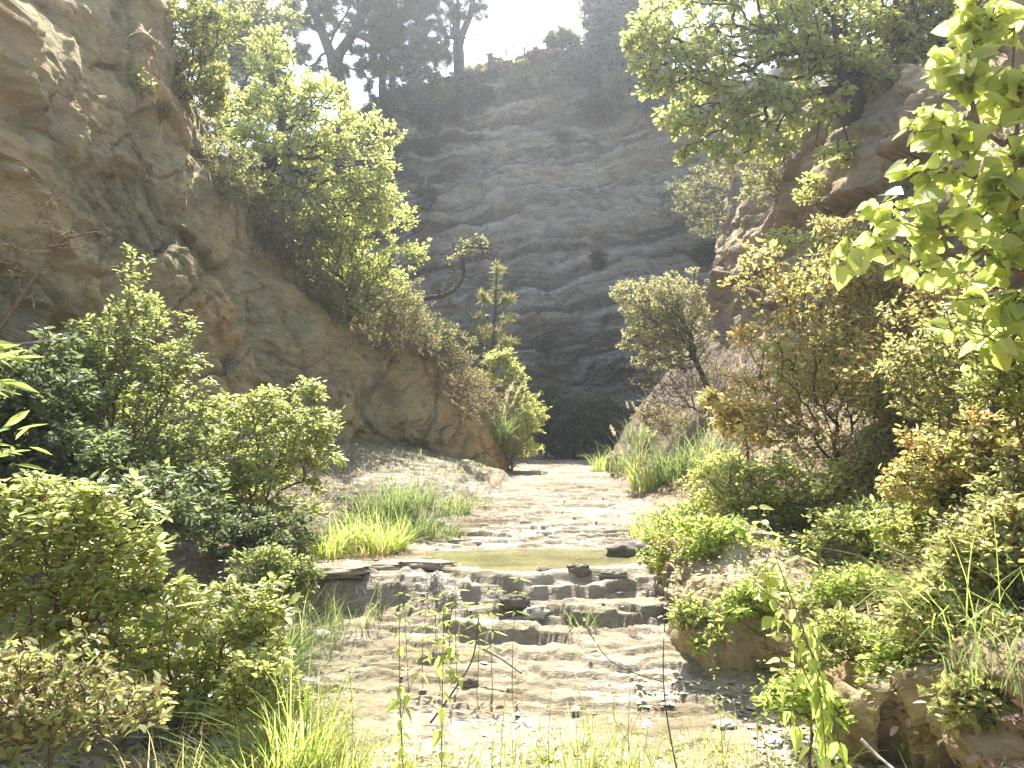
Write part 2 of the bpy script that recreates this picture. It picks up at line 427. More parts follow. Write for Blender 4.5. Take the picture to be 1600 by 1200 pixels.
rock_t = np.clip(.5 + .45 * fbm(q * .7, 4, seed=74) + .25 * (cid - .5) + .2 * lay, 0, 1)
soil = np.clip(sstep(v + .5 * fbm(G * .9, 3, seed=75), 3.55, 4.0), 0, 1)
spur, SV = finish('spur_cliff', G, disp, M['ochre'], rock_t, np.clip(.3 * edge + .5 * sstep(fbm(q * 1.2, 4, seed=77), .15, .5), 0, 1), soil)

# right bank: foot ledge, sloping bench, upper slope, cliff
Rf = [w(3.0, -8, -1.2), w(2.5, -1, -.5), P(1520, 1250, 3.5), P(1350, 1195, 4.05), P(1195, 1010, 5.15), P(1092, 992, 5.5), P(1062, 885, 7.2), P(1002, 815, 9.8), P(962, 768, 13.8), P(946, 744, 17.3), w(3.2, 20, 1.0), w(4.5, 22, 1.1), w(8, 24, 1.2)]
Rl = [w(3.4, -8, -.2), w(2.9, -1, .5), P(1520, 1030, 3.2), P(1370, 1062, 3.9), P(1225, 950, 5.5), P(1140, 862, 6.5), P(1080, 838, 8.1), P(1012, 795, 10.6), P(978, 752, 14.2), P(958, 728, 17.7), w(3.5, 20, 1.5), w(4.9, 22, 1.8), w(8.2, 23.6, 2)]
Rm = [w(5.5, -8, 1.5), w(4.6, -1, 1.8), P(1620, 830, 4.3), P(1480, 880, 5.1), P(1370, 870, 6.2), P(1270, 800, 7.4), P(1200, 760, 9.2), P(1110, 700, 11.6), P(1050, 655, 14.6), P(1000, 640, 17.4), w(4.6, 20, 3), w(5.6, 21.6, 4), w(8.6, 23, 5)]
Ru = [w(7.5, -8, 5), w(6.5, -1, 5), P(1640, 480, 5.6), P(1560, 560, 6.6), P(1480, 590, 7.8), P(1390, 580, 9.0), P(1290, 540, 10.8), P(1205, 500, 12.8), P(1140, 470, 14.8), P(1088, 520, 17.2), w(5.3, 19.6, 6), w(6.6, 20.8, 7), w(9.4, 22, 8)]
Rt = [w(9, -8, 12), w(8.5, -1, 12), P(1700, -100, 7.2), P(1620, 60, 8.2), P(1530, 130, 9.0), P(1430, 150, 10.2), P(1340, 130, 11.7), P(1262, 170, 13.2), P(1195, 235, 15.0), P(1128, 400, 17.4), w(6.0, 19.4, 9.5), w(7.6, 20.4, 11), w(10.5, 21, 12)]
rows = [[], Rf, Rl, Rm, Ru, Rt, [], []]
for k in range(len(Rf)):
    rows[0].append(Rf[k] - w(0, 0, .6))
    back = w(1.6, .6, .5) if k < 9 else w(.6, -.6, .3)
    rows[6].append(Rt[k] + back); rows[7].append(Rt[k] + back * 5 + w(1.5, 0, 0))
ccr = [4, 14, 50, 60, 70, 60, 60, 60, 60, 24, 12, 8]
rcr = [6, 110, 80, 90, 90, 24, 10]
G, Nn = sheet(rows, ccr, rcr)
G = G[:, ::-1]
v = spaced(rcr)[:, None] * np.ones((1, G.shape[1]))
q = G + .4 * np.stack([fbm(G * .7, 3, seed=150 + i) for i in range(3)], -1)
f1, f2, cid = worley(q * np.array([.8, .8, 1.1]), seed=161)
edge = 1 - sstep(f2 - f1, 0, .06)
fa, ea = facets(q * np.array([.6, .6, .9]), 181, .8); fb_, eb = facets(q * np.array([1.7, 1.7, 2.6]), 183, .8)
sq = np.stack([G[..., 0] * .35, G[..., 1] * .35, (q[..., 2] + .08 * q[..., 0]) * 3.4], -1)
lay = fbm(sq, 4, seed=170)
lay3 = np.tanh(3 * fbm(np.stack([G[..., 0] * .5, G[..., 1] * .5, (q[..., 2] * .6 + G[..., 2] * .4) * 9.0], -1), 3, seed=185))
zs = G[..., 2] + .05 * G[..., 0] + .035 * fbm(G * 1.2, 4, seed=186)
saw = np.sqrt(np.mod(zs / .105, 1)) * (1 + .6 * fbm(np.stack([G[..., 0] * 1.5, G[..., 1] * 1.5, np.floor(zs / .105) * 5.3], -1), 3, seed=187)) - .5
saw2 = np.sqrt(np.mod(zs / .038 + .4, 1)) * (1 + .8 * fbm(np.stack([G[..., 0] * 3, G[..., 1] * 3, np.floor(zs / .038 + .4) * 3.7], -1), 3, seed=188)) - .5
lowr = 1 - sstep(v, 2.1, 2.7); hi = sstep(v, 3.5, 4.2) * (1 - sstep(v, 5.0, 5.5))
rockm = np.clip(lowr + hi, 0, 1)
disp = (.22 * fbm(G * .5, 3, seed=171)) + rockm * (.40 * fa * (.35 + hi) + (.16 - .09 * lowr) * fb_ - .03 * edge + (.17 - .1 * lowr) * lay + lowr * ((.03 * lay3 + .045 * saw + .018 * saw2) * sstep(G[..., 1], 4.2, 5.2) + (1 - sstep(G[..., 1], 4.2, 5.2)) * (.16 * fb_ + .10 * fbm(G * 2.5, 4, seed=189)))) + .05 * fbm(G * 3, 4, seed=173) + .012 * fbm(G * 14, 2, seed=179)
rock_t = np.clip(.5 + .4 * fbm(q * .8, 4, seed=174) + .3 * lay, 0, 1)
soil = np.clip(1 - rockm + .3 * fbm(G * 1.5, 3, seed=175), 0, 1)
bank, BV = finish('bank_slope', G, disp, M['tan'], rock_t, np.clip(1.1 * sstep(G[..., 0], 1.7, 2.2) * (1 - sstep(G[..., 1], 3.9, 4.6)) * lowr + .5 * edge * rockm + .4 * sstep(fbm(q * 1.3, 4, seed=177), .15, .5), 0, 1), soil)  # near foot rock darkened in the colour to stand for overhang shade
BSOIL = soil

# headwall: the bowl at the end of the gorge
Hb = [w(-16, 17, 3.0), w(-9.5, 21, 1.6), w(-6.0, 25, 1.3), w(-2.6, 27.4, 1.2), w(.8, 28.4, 1.2), w(3.0, 28.4, 1.2), w(5.6, 27.2, 1.3), w(7.8, 25, 1.4), w(9.2, 22, 1.6), w(10.5, 19, 3)]
Ht = [P(60, 240, 24), P(400, 240, 24), P(560, 185, 26.5), P(700, 122, 29.6), P(800, 103, 30.8), P(885, 82, 30.8), P(985, 105, 29.8), P(1080, 120, 27.6), P(1180, 130, 24.5), P(1330, 60, 21)]
fr = [(-.05, 0, 0), (0, 0, 0), (.17, .03, .16), (.25, .09, -.12), (.5, .42, 0), (.8, .76, .1), (1, 1, 0)]
rows = [[] for _ in range(12)]
for k, (a, t) in enumerate(zip(Hb, Ht)):
    o = w(t[0] - a[0], t[1] - a[1], 0); o /= np.linalg.norm(o) + 1e-6
    inn = w(-a[0] * .5 + .6, -8, 0); inn /= np.linalg.norm(inn)
    for r, (fz, fx, push) in enumerate(fr):
        p = w(a[0] + (t[0] - a[0]) * fx, a[1] + (t[1] - a[1]) * fx, a[2] + (t[2] - a[2]) * fz)
        rows[r].append(p - inn * push * 4)
    for j, (far, up) in enumerate(((1.2, .15), (3.5, .1), (9, -.4), (28, -1), (90, -2))): rows[7 + j].append(t - inn * far + w(0, 0, up))
cch = [20, 40, 60, 80, 70, 70, 60, 40, 20]
rch = [4, 50, 30, 100, 110, 70, 14, 12, 8, 6, 6]
G, Nn = sheet(rows, cch, rch)
v = spaced(rch)[:, None] * np.ones((1, G.shape[1]))
q = G + .5 * np.stack([fbm(G * .5, 3, seed=250 + i) for i in range(3)], -1)
sl = q[..., 2] - .22 * q[..., 0] + .018 * (q[..., 0] - .8) ** 2
mk_q = lambda f, a=.22: np.stack([G[..., 0] * a, G[..., 1] * a, sl * f], -1)
lay1 = fbm(mk_q(1.1), 3, seed=270); lay2 = fbm(mk_q(3.0, .35), 4, seed=274)
shelf = 1 - np.abs(vnoise(mk_q(1.6, .3), 290))
onf = (1 - sstep(v, 5.8, 6.4))
sz = sl + .10 * fbm(G * 1.1, 4, seed=291)
def saw_(per, sd, f=.5):
    u_ = sz / per + .5 * fbm(mk_q(.3, .3), 2, seed=sd); k_ = np.floor(u_)
    return (np.mod(u_, 1) ** .7 - .5) * (.75 + .9 * vnoise(np.stack([G[..., 0] * f, G[..., 1] * f, k_ * 5.7], -1), sd + 1)), _h(k_.astype(np.int64), k_.astype(np.int64) * 0, k_.astype(np.int64) * 0, sd)
s1, h1 = saw_(.85, 293, .25); s2, h2 = saw_(.31, 295, .5); s3, h3 = saw_(.13, 297, .9)
f1, f2, cid = worley(np.stack([q[..., 0] * .8, q[..., 1] * .8, sl * 2.0], -1), seed=261)
edge = 1 - sstep(f2 - f1, 0, .10)
fa, ea = facets(np.stack([q[..., 0] * .9, q[..., 1] * .9, sl * 1.7], -1), 281, .8)
disp = .5 * fbm(G * .3, 3, seed=271) + (1 - onf) * .35 * fbm(G * .9, 4, seed=283) + onf * (.22 * fa + .40 * lay1 + .25 * lay2 + .34 * s1 + .40 * s2 + .23 * s3 + .14 * (cid - .5) - .06 * edge + .12 * fbm(G * 1.8, 4, seed=272) + .05 * (.4 - billow(G * 4.5, 3, seed=276)))
rock_t = np.clip(.42 + .3 * lay1 + .3 * lay2 + .38 * (h1 - .5) + .55 * (h2 - .5) + .38 * (h3 - .5) + .25 * fbm(G * .4, 3, seed=275), 0, 1)
soil = np.clip(sstep(v + .5 * fbm(G * .7, 3, seed=278), 5.75, 6.1), 0, 1)
head, HV = finish('headwall_cliff', G, disp, M['grey'], rock_t, np.clip(.5 * edge + .45 * sstep(fbm(mk_q(1.5, .4), 4, seed=279), .1, .45), 0, 1), soil)
bpy.context.view_layer.update()
TERR = [bed, spur, bank, head]

def cast(o, d):
    best = None
    for t in TERR:
        ok, loc, nor, _ = t.ray_cast(Vector(o), Vector(d).normalized())
        if ok:
            dist = (loc - Vector(o)).length
            if best is None or dist < best[0]: best = (dist, np.array(loc), np.array(nor))
    return best
def hit(px, py):
    h = cast(EYE, ray(px, py)); return h[1] if h else None
def drop(x, y, z=40.0):
    h = cast((x, y, z), (0, 0, -1)); return h[1] if h else np.array([x, y, 0.0])
# ------------------------------------------------------------------ plant building
QT, QL, QS = 4.6, 2.6, .73
RN = np.random.default_rng(11)
def unit(v): return v / (np.linalg.norm(v, axis=-1, keepdims=True) + 1e-12)

LEAF = {
 'oval': [(.3, .25), (.68, .21)],
 'far': [(.45, .36)],
 'oak': [(.2, .13), (.32, .28), (.44, .17), (.58, .36), (.7, .21), (.84, .24)],
 'heart': [(-.07, .2), (.1, .42), (.38, .44), (.72, .24)],
 'lance': [(.3, .085), (.65, .075)],
 'nettle': [(.08, .19), (.3, .24), (.65, .14)],
 'needle': [(.5, .035)],
 'tri': [(.05, .3), (.4, .34), (.75, .15)],
}
def leaf_geo(kind, fold=.25, curl=.18):
    h = np.array(LEAF[kind], float)
    k = len(h)
    pts = [(0, 0, 0)]
    for x, y in h: pts.append((x, y, fold * abs(y) - curl * max(x, 0) ** 2))
    pts.append((1, 0, -curl))
    for x, y in h[::-1]: pts.append((x, -y, fold * abs(y) - curl * max(x, 0) ** 2))
    a = list(range(0, k + 2)); b = [0] + list(range(k + 1, 2 * k + 2))
    return np.array(pts), [a, b]

def bake_leaves(name, pos, T, Nn, size, kind, mat, parent, rnd, fold=.25, curl=.18, loc0=None):
    tpl, fc = leaf_geo(kind, fold, curl)
    T = unit(T); B = unit(np.cross(Nn, T)); Nn = np.cross(T, B)
    size = np.broadcast_to(size, (len(pos),))
    sx = size[:, None, None]
    V = pos[:, None, :] + sx * (tpl[None, :, 0:1] * T[:, None, :] + tpl[None, :, 1:2] * B[:, None, :] + tpl[None, :, 2:3] * Nn[:, None, :])
    m = len(tpl); off = (np.arange(len(pos)) * m)[:, None]
    faces = [off + np.array(f)[None, :] for f in fc]
    return mk(name, V.reshape(-1, 3), faces, mat, parent, {'rnd': np.repeat(rnd, m)}, smooth=False)

def tubes(P0, P1, R0, R1, sides):
    d = unit(P1 - P0)
    ref = np.where(np.abs(d[:, 2:3]) > .9, np.array([[1.0, 0, 0]]), np.array([[0, 0, 1.0]]))
    u = unit(np.cross(d, ref)); v = np.cross(d, u)
    a = np.linspace(0, 2 * math.pi, sides, endpoint=False)
    c = np.cos(a)[None, :, None] * u[:, None, :] + np.sin(a)[None, :, None] * v[:, None, :]
    A = P0[:, None, :] + c * R0[:, None, None]; Bv = P1[:, None, :] + c * R1[:, None, None]
    V = np.concatenate([A, Bv], 1).reshape(-1, 3)
    o = (np.arange(len(P0)) * 2 * sides)[:, None]
    i = np.arange(sides); j = (i + 1) % sides
    q = np.stack([i, j, j + sides, i + sides], -1)
    return V, (o[:, :, None] + q[None]).reshape(-1, 4)

def tube_path(pts, r0, r1, sides=7, wob=0.0, power=1.0):
    """one continuous tapering tube through pts"""
    pts = np.array(pts, float)
    n = len(pts)
    d = unit(np.gradient(pts, axis=0))
    ref = np.array([.3, 1, .1]); u = unit(np.cross(d, ref)); v = np.cross(d, u)
    a = np.linspace(0, 2 * math.pi, sides, endpoint=False)
    t = np.linspace(0, 1, n) ** power
    r = r0 + (r1 - r0) * t
    rr = r[:, None] * (1 + wob * RN.normal(size=(n, sides)))
    V = pts[:, None, :] + rr[..., None] * (np.cos(a)[None, :, None] * u[:, None, :] + np.sin(a)[None, :, None] * v[:, None, :])
    i = np.arange(n * sides).reshape(n, sides)
    f = np.stack([i[:-1], np.roll(i[:-1], -1, 1), np.roll(i[1:], -1, 1), i[1:]], -1).reshape(-1, 4)
    return V.reshape(-1, 3), f, [i[0][::-1], i[-1]]

def smooth_path(pts, n):
    C = np.array(pts, float)
    return catmull(C, np.linspace(0, len(C) - 1, n))

def sample_blobs(blobs, n, rng, shell=.5, flatness=.5):
    """branch tips gathered in loose sprays, so that gaps stay between them"""
    w_ = np.array([b[3] * b[4] for b in blobs], float); w_ /= w_.sum()
    nc = max(4, n // 16)
    k = rng.choice(len(blobs), nc, p=w_)
    C = np.array([b[0] for b in blobs]); Rr = np.array([(b[5], b[6], b[7]) for b in blobs])
    d = unit(rng.normal(size=(nc, 3)))
    r = rng.random(nc) ** shell * rng.choice([.9, 1.0, 1.2], nc)
    cen = C[k] + d * r[:, None] * Rr[k]
    size = Rr[k].mean(1) * rng.uniform(.28, .6, nc)
    j = rng.choice(nc, n, p=size / size.sum())
    e = unit(rng.normal(size=(n, 3))) * rng.random((n, 1)) ** .5
    e[:, 2] *= flatness
    out = cen[j] + e * size[j][:, None]
    m = int(n * .35); kk = rng.choice(len(blobs), m, p=w_)
    out[:m] = C[kk] + unit(rng.normal(size=(m, 3))) * (rng.random(m) ** .4)[:, None] * Rr[kk]
    return out

def grow(start, pts, rng, step=.12, trunk=None, bias=.35, arch=.15, jit=.12):
    """branch skeleton that reaches every attractor; returns nodes, parents, radii weights"""
    nod = [np.array(start, float)]; par = [-1]; plen = [0.0]
    allowed = 0
    if trunk is not None:
        tp = np.array(trunk, float)
        for p in tp:
            plen.append(plen[-1] + np.linalg.norm(p - nod[-1])); nod.append(p); par.append(len(nod) - 2)
    cap = 60000
    A = np.zeros((cap, 3)); L = np.zeros(cap); PA = np.full(cap, -1)
    m = len(nod); A[:m] = nod; L[:m] = plen; PA[:m] = par
    lo = 0 if trunk is None else max(1, int(m * .35))
    order = np.argsort(np.linalg.norm(pts - A[lo], axis=1) + rng.normal(0, .08, len(pts)))
    for p in pts[order]:
        dd = np.linalg.norm(A[lo:m] - p, axis=1)
        k = lo + int(np.argmin(dd + bias * L[lo:m]))
        dist = np.linalg.norm(A[k] - p)
        ns = max(1, int(round(dist / step)))
        pd = A[k] - A[PA[k]] if PA[k] >= 0 else np.array([0, 0, 1.0])
        pd = pd / (np.linalg.norm(pd) + 1e-9)
        ctrl = A[k] + .45 * dist * unit(.6 * pd + .6 * (p - A[k]) / (dist + 1e-9) + np.array([0, 0, arch]) + rng.normal(0, jit, 3))
        prev = k
        for s in range(1, ns + 1):
            t = s / ns
            x = (1 - t) ** 2 * A[k] + 2 * t * (1 - t) * ctrl + t * t * p
            if s < ns: x = x + rng.normal(0, .06 * step, 3)
            if m >= cap: break
            A[m] = x; PA[m] = prev; L[m] = L[prev] + np.linalg.norm(x - A[prev]); prev = m; m += 1
    A, PA = A[:m], PA[:m]
    cnt = np.zeros(m); ch = np.zeros(m, int)
    np.add.at(ch, PA[1:], 1)
    cnt[ch == 0] = 1
    for i in range(m - 1, 0, -1): cnt[PA[i]] += cnt[i]
    tipd = np.zeros(m)
    for i in range(m - 1, 0, -1):
        tipd[PA[i]] = max(tipd[PA[i]], tipd[i] + np.linalg.norm(A[i] - A[PA[i]]))
    return A, PA, cnt, tipd

def px_blobs(blobs, D):
    out = []
    for b in blobs:
        px, py, rx, ry = b[:4]; dd = b[4] if len(b) > 4 else 0.0
        dz = b[5] if len(b) > 5 else .9
        d = D + dd; c = P(px, py, d); s = d / F
        out.append((c, 0, 0, rx, ry, rx * s, dz * (rx + ry) / 2 * s, ry * s))
    return out

def plant(name, label, cat, base, blobs, n_tips, n_leaves, size, kind, lmat, bmat, d=None, trunk=None, trunk_r=.03, tip_r=.003,
          group=None, names=('stems', 'foliage'), flat=.9, droop=0.0, wild=.7, spread=.9, tufts=0, reach=None, step=None, seed=None, fold=.25, curl=.18,
          sink=.05, bias=.35, arch=.15, rgrad=None, shell=.55, loc=None, bscale=1.16, rpow=.55):
    size = size * (QS if kind != 'needle' else 1)
    n_tips = int(n_tips * QT); n_leaves = int(n_leaves * QL)
    rng = np.random.default_rng(seed if seed is not None else abs(hash_str(label)) % 100000)
    if loc is not None: b0 = np.array(loc, float)
    elif d is None: b0 = hit(*base)
    else: b0 = stand(base, d)
    if b0 is None: b0 = P(base[0], base[1], 12)
    D = b0[1]
    bl = px_blobs([(b[0], b[1], b[2] * bscale, b[3] * bscale, *b[4:]) for b in blobs], D)
    pts = sample_blobs(bl, n_tips, rng, shell) - b0
    start = np.array([0, 0, -sink])
    tr = None
    if trunk is not None:
        tp = [P(q[0], q[1], D + (q[2] if len(q) > 2 else 0)) - b0 for q in trunk]
        tr = smooth_path([start] + tp, 4 * len(tp) + 1)[1:]
    ext = np.linalg.norm(pts, axis=1).max()
    step = step or max(.05, ext / 28)
    A, PA, cnt, tipd = grow(start, pts, rng, step, tr, bias, arch)
    tot = cnt[0]
    rad = tip_r + (trunk_r - tip_r) * (cnt / tot) ** rpow
    if tr is not None:
        m = len(tr) + 1
        rad[:m] = np.maximum(rad[:m], np.linspace(trunk_r, trunk_r * .45, m))
    root = empty(name, b0, label, cat, group)
    ci = np.arange(1, len(A)); pi = PA[1:]
    R0 = np.minimum(rad[pi], rad[ci] * 1.6); R1 = rad[ci]
    Vs, Fs, o = [], [], 0
    for lo_, hi_, sd in ((0, .006, 3), (.006, .02, 4), (.02, 9, 7)):
        k = (R1 >= lo_) & (R1 < hi_)
        if not k.any(): continue
        V, f = tubes(A[pi[k]], A[ci[k]] + (A[ci[k]] - A[pi[k]]) * .12, R0[k], R1[k], sd)
        Vs.append(V); Fs.append(f + o); o += len(V)
    mk(names[0], np.vstack(Vs), Fs, bmat, root)
    if n_leaves <= 0: return root
    reach = reach or min(ext * .2, .38)
    seg = np.nonzero(tipd[ci] < reach)[0]
    ln = np.linalg.norm(A[ci[seg]] - A[pi[seg]], axis=1) * (1.15 - .7 * tipd[ci[seg]] / reach)
    pk = seg[rng.choice(len(seg), n_leaves, p=ln / ln.sum())]
    t = rng.random(n_leaves)[:, None]
    pos = A[pi[pk]] * (1 - t) + A[ci[pk]] * t
    sd = unit(A[ci[pk]] - A[pi[pk]] + 1e-6)
    side = unit(np.cross(sd, np.array([0, 0, 1.0])) + 1e-6) * np.where(rng.random(n_leaves) < .5, -1, 1)[:, None]
    T = unit(.45 * sd + spread * side + wild * rng.normal(size=(n_leaves, 3)) * .6 - np.array([0, 0, droop]))
    Nn = unit(np.array([0, 0, flat]) + wild * rng.normal(size=(n_leaves, 3)) * .75 + np.array([0, -.12, 0]))
    sz = size * np.clip(rng.normal(1, .28, n_leaves), .45, 1.7)
    # clumps of tone: neighbouring twigs share part of their colour
    base_r = .5 + .5 * fbm((pos + b0) * (2.2 / max(ext, .6)) + 31, 2, seed=5)
    rnd = np.clip(.45 * base_r + .55 * rng.random(n_leaves), 0, 1)
    if tufts:
        pos = np.repeat(pos, tufts, 0); sdr = np.repeat(sd, tufts, 0); nn = len(pos)
        T = unit(.55 * sdr + rng.normal(size=(nn, 3)) * .8 + np.array([0, 0, .1])); Nn = rng.normal(size=(nn, 3))
        sz = np.repeat(sz, tufts) * rng.uniform(.7, 1.15, nn); rnd = np.repeat(rnd, tufts)
    else:
        pos = pos + T * (sz * .35)[:, None] + rng.normal(0, .25, pos.shape) * sz[:, None]
    bake_leaves(names[1], pos, T, Nn, sz, kind, lmat, root, rnd, fold, curl)
    return root

def stand(base, d):
    p = P(base[0], base[1], d); g = drop(p[0], p[1])
    return g if g[2] < p[2] + 1.2 else p

def hash_str(s):
    h = 7
    for c in s: h = (h * 131 + ord(c)) % 2147483647
    return h

def blades(pos, h, lean, az, width, rng, lv=5):
    """curved grass blades -> verts, faces"""
    n = len(pos)
    t = np.linspace(0, 1, lv)[None, :, None]
    dirh = np.stack([np.cos(az), np.sin(az), 0 * az], -1)[:, None, :]
    hh = h[:, None, None]; le = lean[:, None, None]
    c = pos[:, None, :] + dirh * hh * le * t ** 1.8 + np.array([0, 0, 1.0]) * hh * (t - .45 * np.minimum(le, 1.6) * t ** 2.6)
    sv = np.stack([-np.sin(az), np.cos(az), 0 * az], -1)[:, None, :]
    wv = width[:, None, None] * (1 - t ** 1.6) * .5 + .0003
    V = np.concatenate([c - sv * wv, c + sv * wv], 1)      # n, 2*lv, 3
    o = (np.arange(n) * 2 * lv)[:, None, None]
    q = np.stack([np.arange(lv - 1), np.arange(1, lv), np.arange(1, lv) + lv, np.arange(lv - 1) + lv], -1)[None]
    return V.reshape(-1, 3), (o + q).reshape(-1, 4), c

def tuft(name, label, base, n, h, spread, lean, mat, d=None, width=.008, group=None, plumes=0, pmat=None, cat='grass tuft', loc=None, dirbias=None):
    rng = np.random.default_rng(hash_str(label) % 99991)
    b0 = np.array(loc, float) if loc is not None else (hit(*base) if d is None else stand(base, d))
    a = rng.uniform(0, 2 * math.pi, n); r = spread * np.sqrt(rng.random(n))
    pos = np.stack([r * np.cos(a), r * np.sin(a), -.05 + 0 * a], -1)
    az = a + rng.normal(0, .9, n)
    if dirbias is not None: az = np.where(rng.random(n) < .5, dirbias + rng.normal(0, .7, n), az)
    hh = h * np.clip(rng.normal(.8, .25, n), .25, 1.35)
    le = np.clip(rng.normal(lean, lean * .45, n), .03, 1.8)
    V, f, c = blades(pos, hh, le, az, np.full(n, width) * rng.uniform(.6, 1.3, n), rng)
    rnd = np.repeat(rng.random(n), 10)
    if not plumes:
        o = mk(name, V, [f], mat, None, {'rnd': rnd}, smooth=False, loc=b0)
        return tag(o, label, cat, group)
    root = empty(name, b0, label, cat, group)
    mk('blades', V, [f], mat, root, {'rnd': rnd}, smooth=False)
    # flowering stalks with feathery heads
    a = rng.uniform(0, 2 * math.pi, plumes)
    ps = np.stack([spread * .5 * np.cos(a), spread * .5 * np.sin(a), 0 * a - .05], -1)
    hh = h * rng.uniform(1.15, 1.7, plumes)
    V, f, c = blades(ps, hh, rng.uniform(.15, .5, plumes), a + rng.normal(0, .5, plumes), np.full(plumes, width * .7), rng)
    mk('flower_stalks', V, [f], pmat or mat, root, {'rnd': np.repeat(rng.random(plumes), 10)}, smooth=False)
    k = 46
    tip = c[:, -1]; dr = unit(c[:, -1] - c[:, -2])
    L = h * .28
    for i in range(plumes):
        pos = tip[i] - dr[i] * (rng.random((k, 1)) * L * .75) + rng.normal(0, .004, (k, 3))
        T = unit(dr[i] + rng.normal(0, .38, (k, 3)))
        bake_leaves('plume', pos, T, rng.normal(size=(k, 3)), L * .3, 'needle', M['plume'], root, rng.random(k))
    return root

def herb(name, label, base, top, pairs, size, kind, lmat, bmat, d=None, droop=.6, cat='plant', group=None, whorl=2, r=.004, start=.15, taper=.55, bend=.05, forks=0):
    """an upright stem with leaves in pairs or whorls"""
    rng = np.random.default_rng(hash_str(label) % 99991)
    b0 = hit(*base) if d is None else stand(base, d)
    t0 = P(top[0], top[1], b0[1] + rng.normal(0, .05)) - b0
    L = np.linalg.norm(t0)
    root = empty(name, b0, label, cat, group)
    paths = [smooth_path([np.array([0, 0, -.04]), t0 * .5 + rng.normal(0, bend * L, 3) * .5, t0], 14)]
    for k in range(forks):
        s = paths[0][int(rng.integers(4, 9))]
        e = s + unit(t0 / L + rng.normal(0, .5, 3)) * L * rng.uniform(.3, .5)
        paths.append(smooth_path([s, (s + e) / 2 + rng.normal(0, .03 * L, 3), e], 9))
    Vs, Fs, Cs, o = [], [], [], 0
    for k, p in enumerate(paths):
        V, f, caps = tube_path(p, r if k == 0 else r * .6, r * .35, 5)
        Vs.append(V); Fs.append(f + o); o += len(V)
    mk('stem', np.vstack(Vs), Fs, bmat, root)
    pos, T, sz = [], [], []
    for k, p in enumerate(paths):
        np_ = pairs if k == 0 else max(3, int(pairs * .45))
        for i in range(np_):
            t = start + (1 - start) * (i + .5 + rng.normal(0, .15)) / np_
            t = min(max(t, 0), 1); x = catmull(p, np.array([t * (len(p) - 1)]))[0]
            a0 = i * 1.57 + rng.normal(0, .3)
            for q in range(whorl):
                a = a0 + q * 2 * math.pi / whorl + rng.normal(0, .2)
                pos.append(x); T.append([math.cos(a), math.sin(a), -droop * rng.uniform(.5, 1.5) + .25 * (t > .9)])
                sz.append(size * rng.uniform(.7, 1.15) * (1 - taper * max(0, (t - .4) / .6)))
    pos, T, sz = np.array(pos), unit(np.array(T)), np.array(sz)
    up = np.array([0, 0, 1.0]) + T * 0 + rng.normal(0, .25, T.shape) + T * droop * .5
    bake_leaves('leaves', pos + T * .01, T, up, sz, kind, lmat, root, rng.random(len(pos)))
    return root

def dead_branch(name, label, pts, r0, r1, mat, twigs=0, tl=.3, cat='branch', group=None, tr=None, sub=1):
    """pts: list of (px,py,d) the limb follows"""
    rng = np.random.default_rng(hash_str(label) % 99991)
    W_ = [P(*q) if len(q) == 3 else np.array(q[1:]) for q in pts]
    b0 = W_[0]
    path = smooth_path([q - b0 for q in W_], 5 * len(W_))
    Vs, Fs, o = [], [], 0
    V, f, caps = tube_path(path, r0, r1, 8, .05); Vs.append(V); Fs.append(f); o += len(V)
    cap = [c[None] for c in caps]
    todo = [(path, r0, r1, tl, twigs, 0)]
    while todo:
        p, a, b, ll, nt, lev = todo.pop()
        for k in range(nt):
            t = rng.uniform(.2, 1.0); i = min(int(t * (len(p) - 1)), len(p) - 2)
            dr = unit(p[i + 1] - p[i]); e = unit(dr * .7 + rng.normal(0, .75, 3))
            l2 = ll * rng.uniform(.4, 1.2)
            q = smooth_path([p[i], p[i] + e * l2 * .5 + rng.normal(0, .08 * l2, 3), p[i] + e * l2 + rng.normal(0, .2 * l2, 3)], 8)
            rr = (a + (b - a) * t) * .5 if tr is None else tr
            V, f, _ = tube_path(q, rr, rr * .3, 4); Vs.append(V); Fs.append(f + o); o += len(V)
            if lev < sub: todo.append((q, rr, rr * .3, ll * .5, 3, lev + 1))
    ob = mk(name, np.vstack(Vs), Fs + cap, mat, None, loc=b0)
    return tag(ob, label, cat, group)

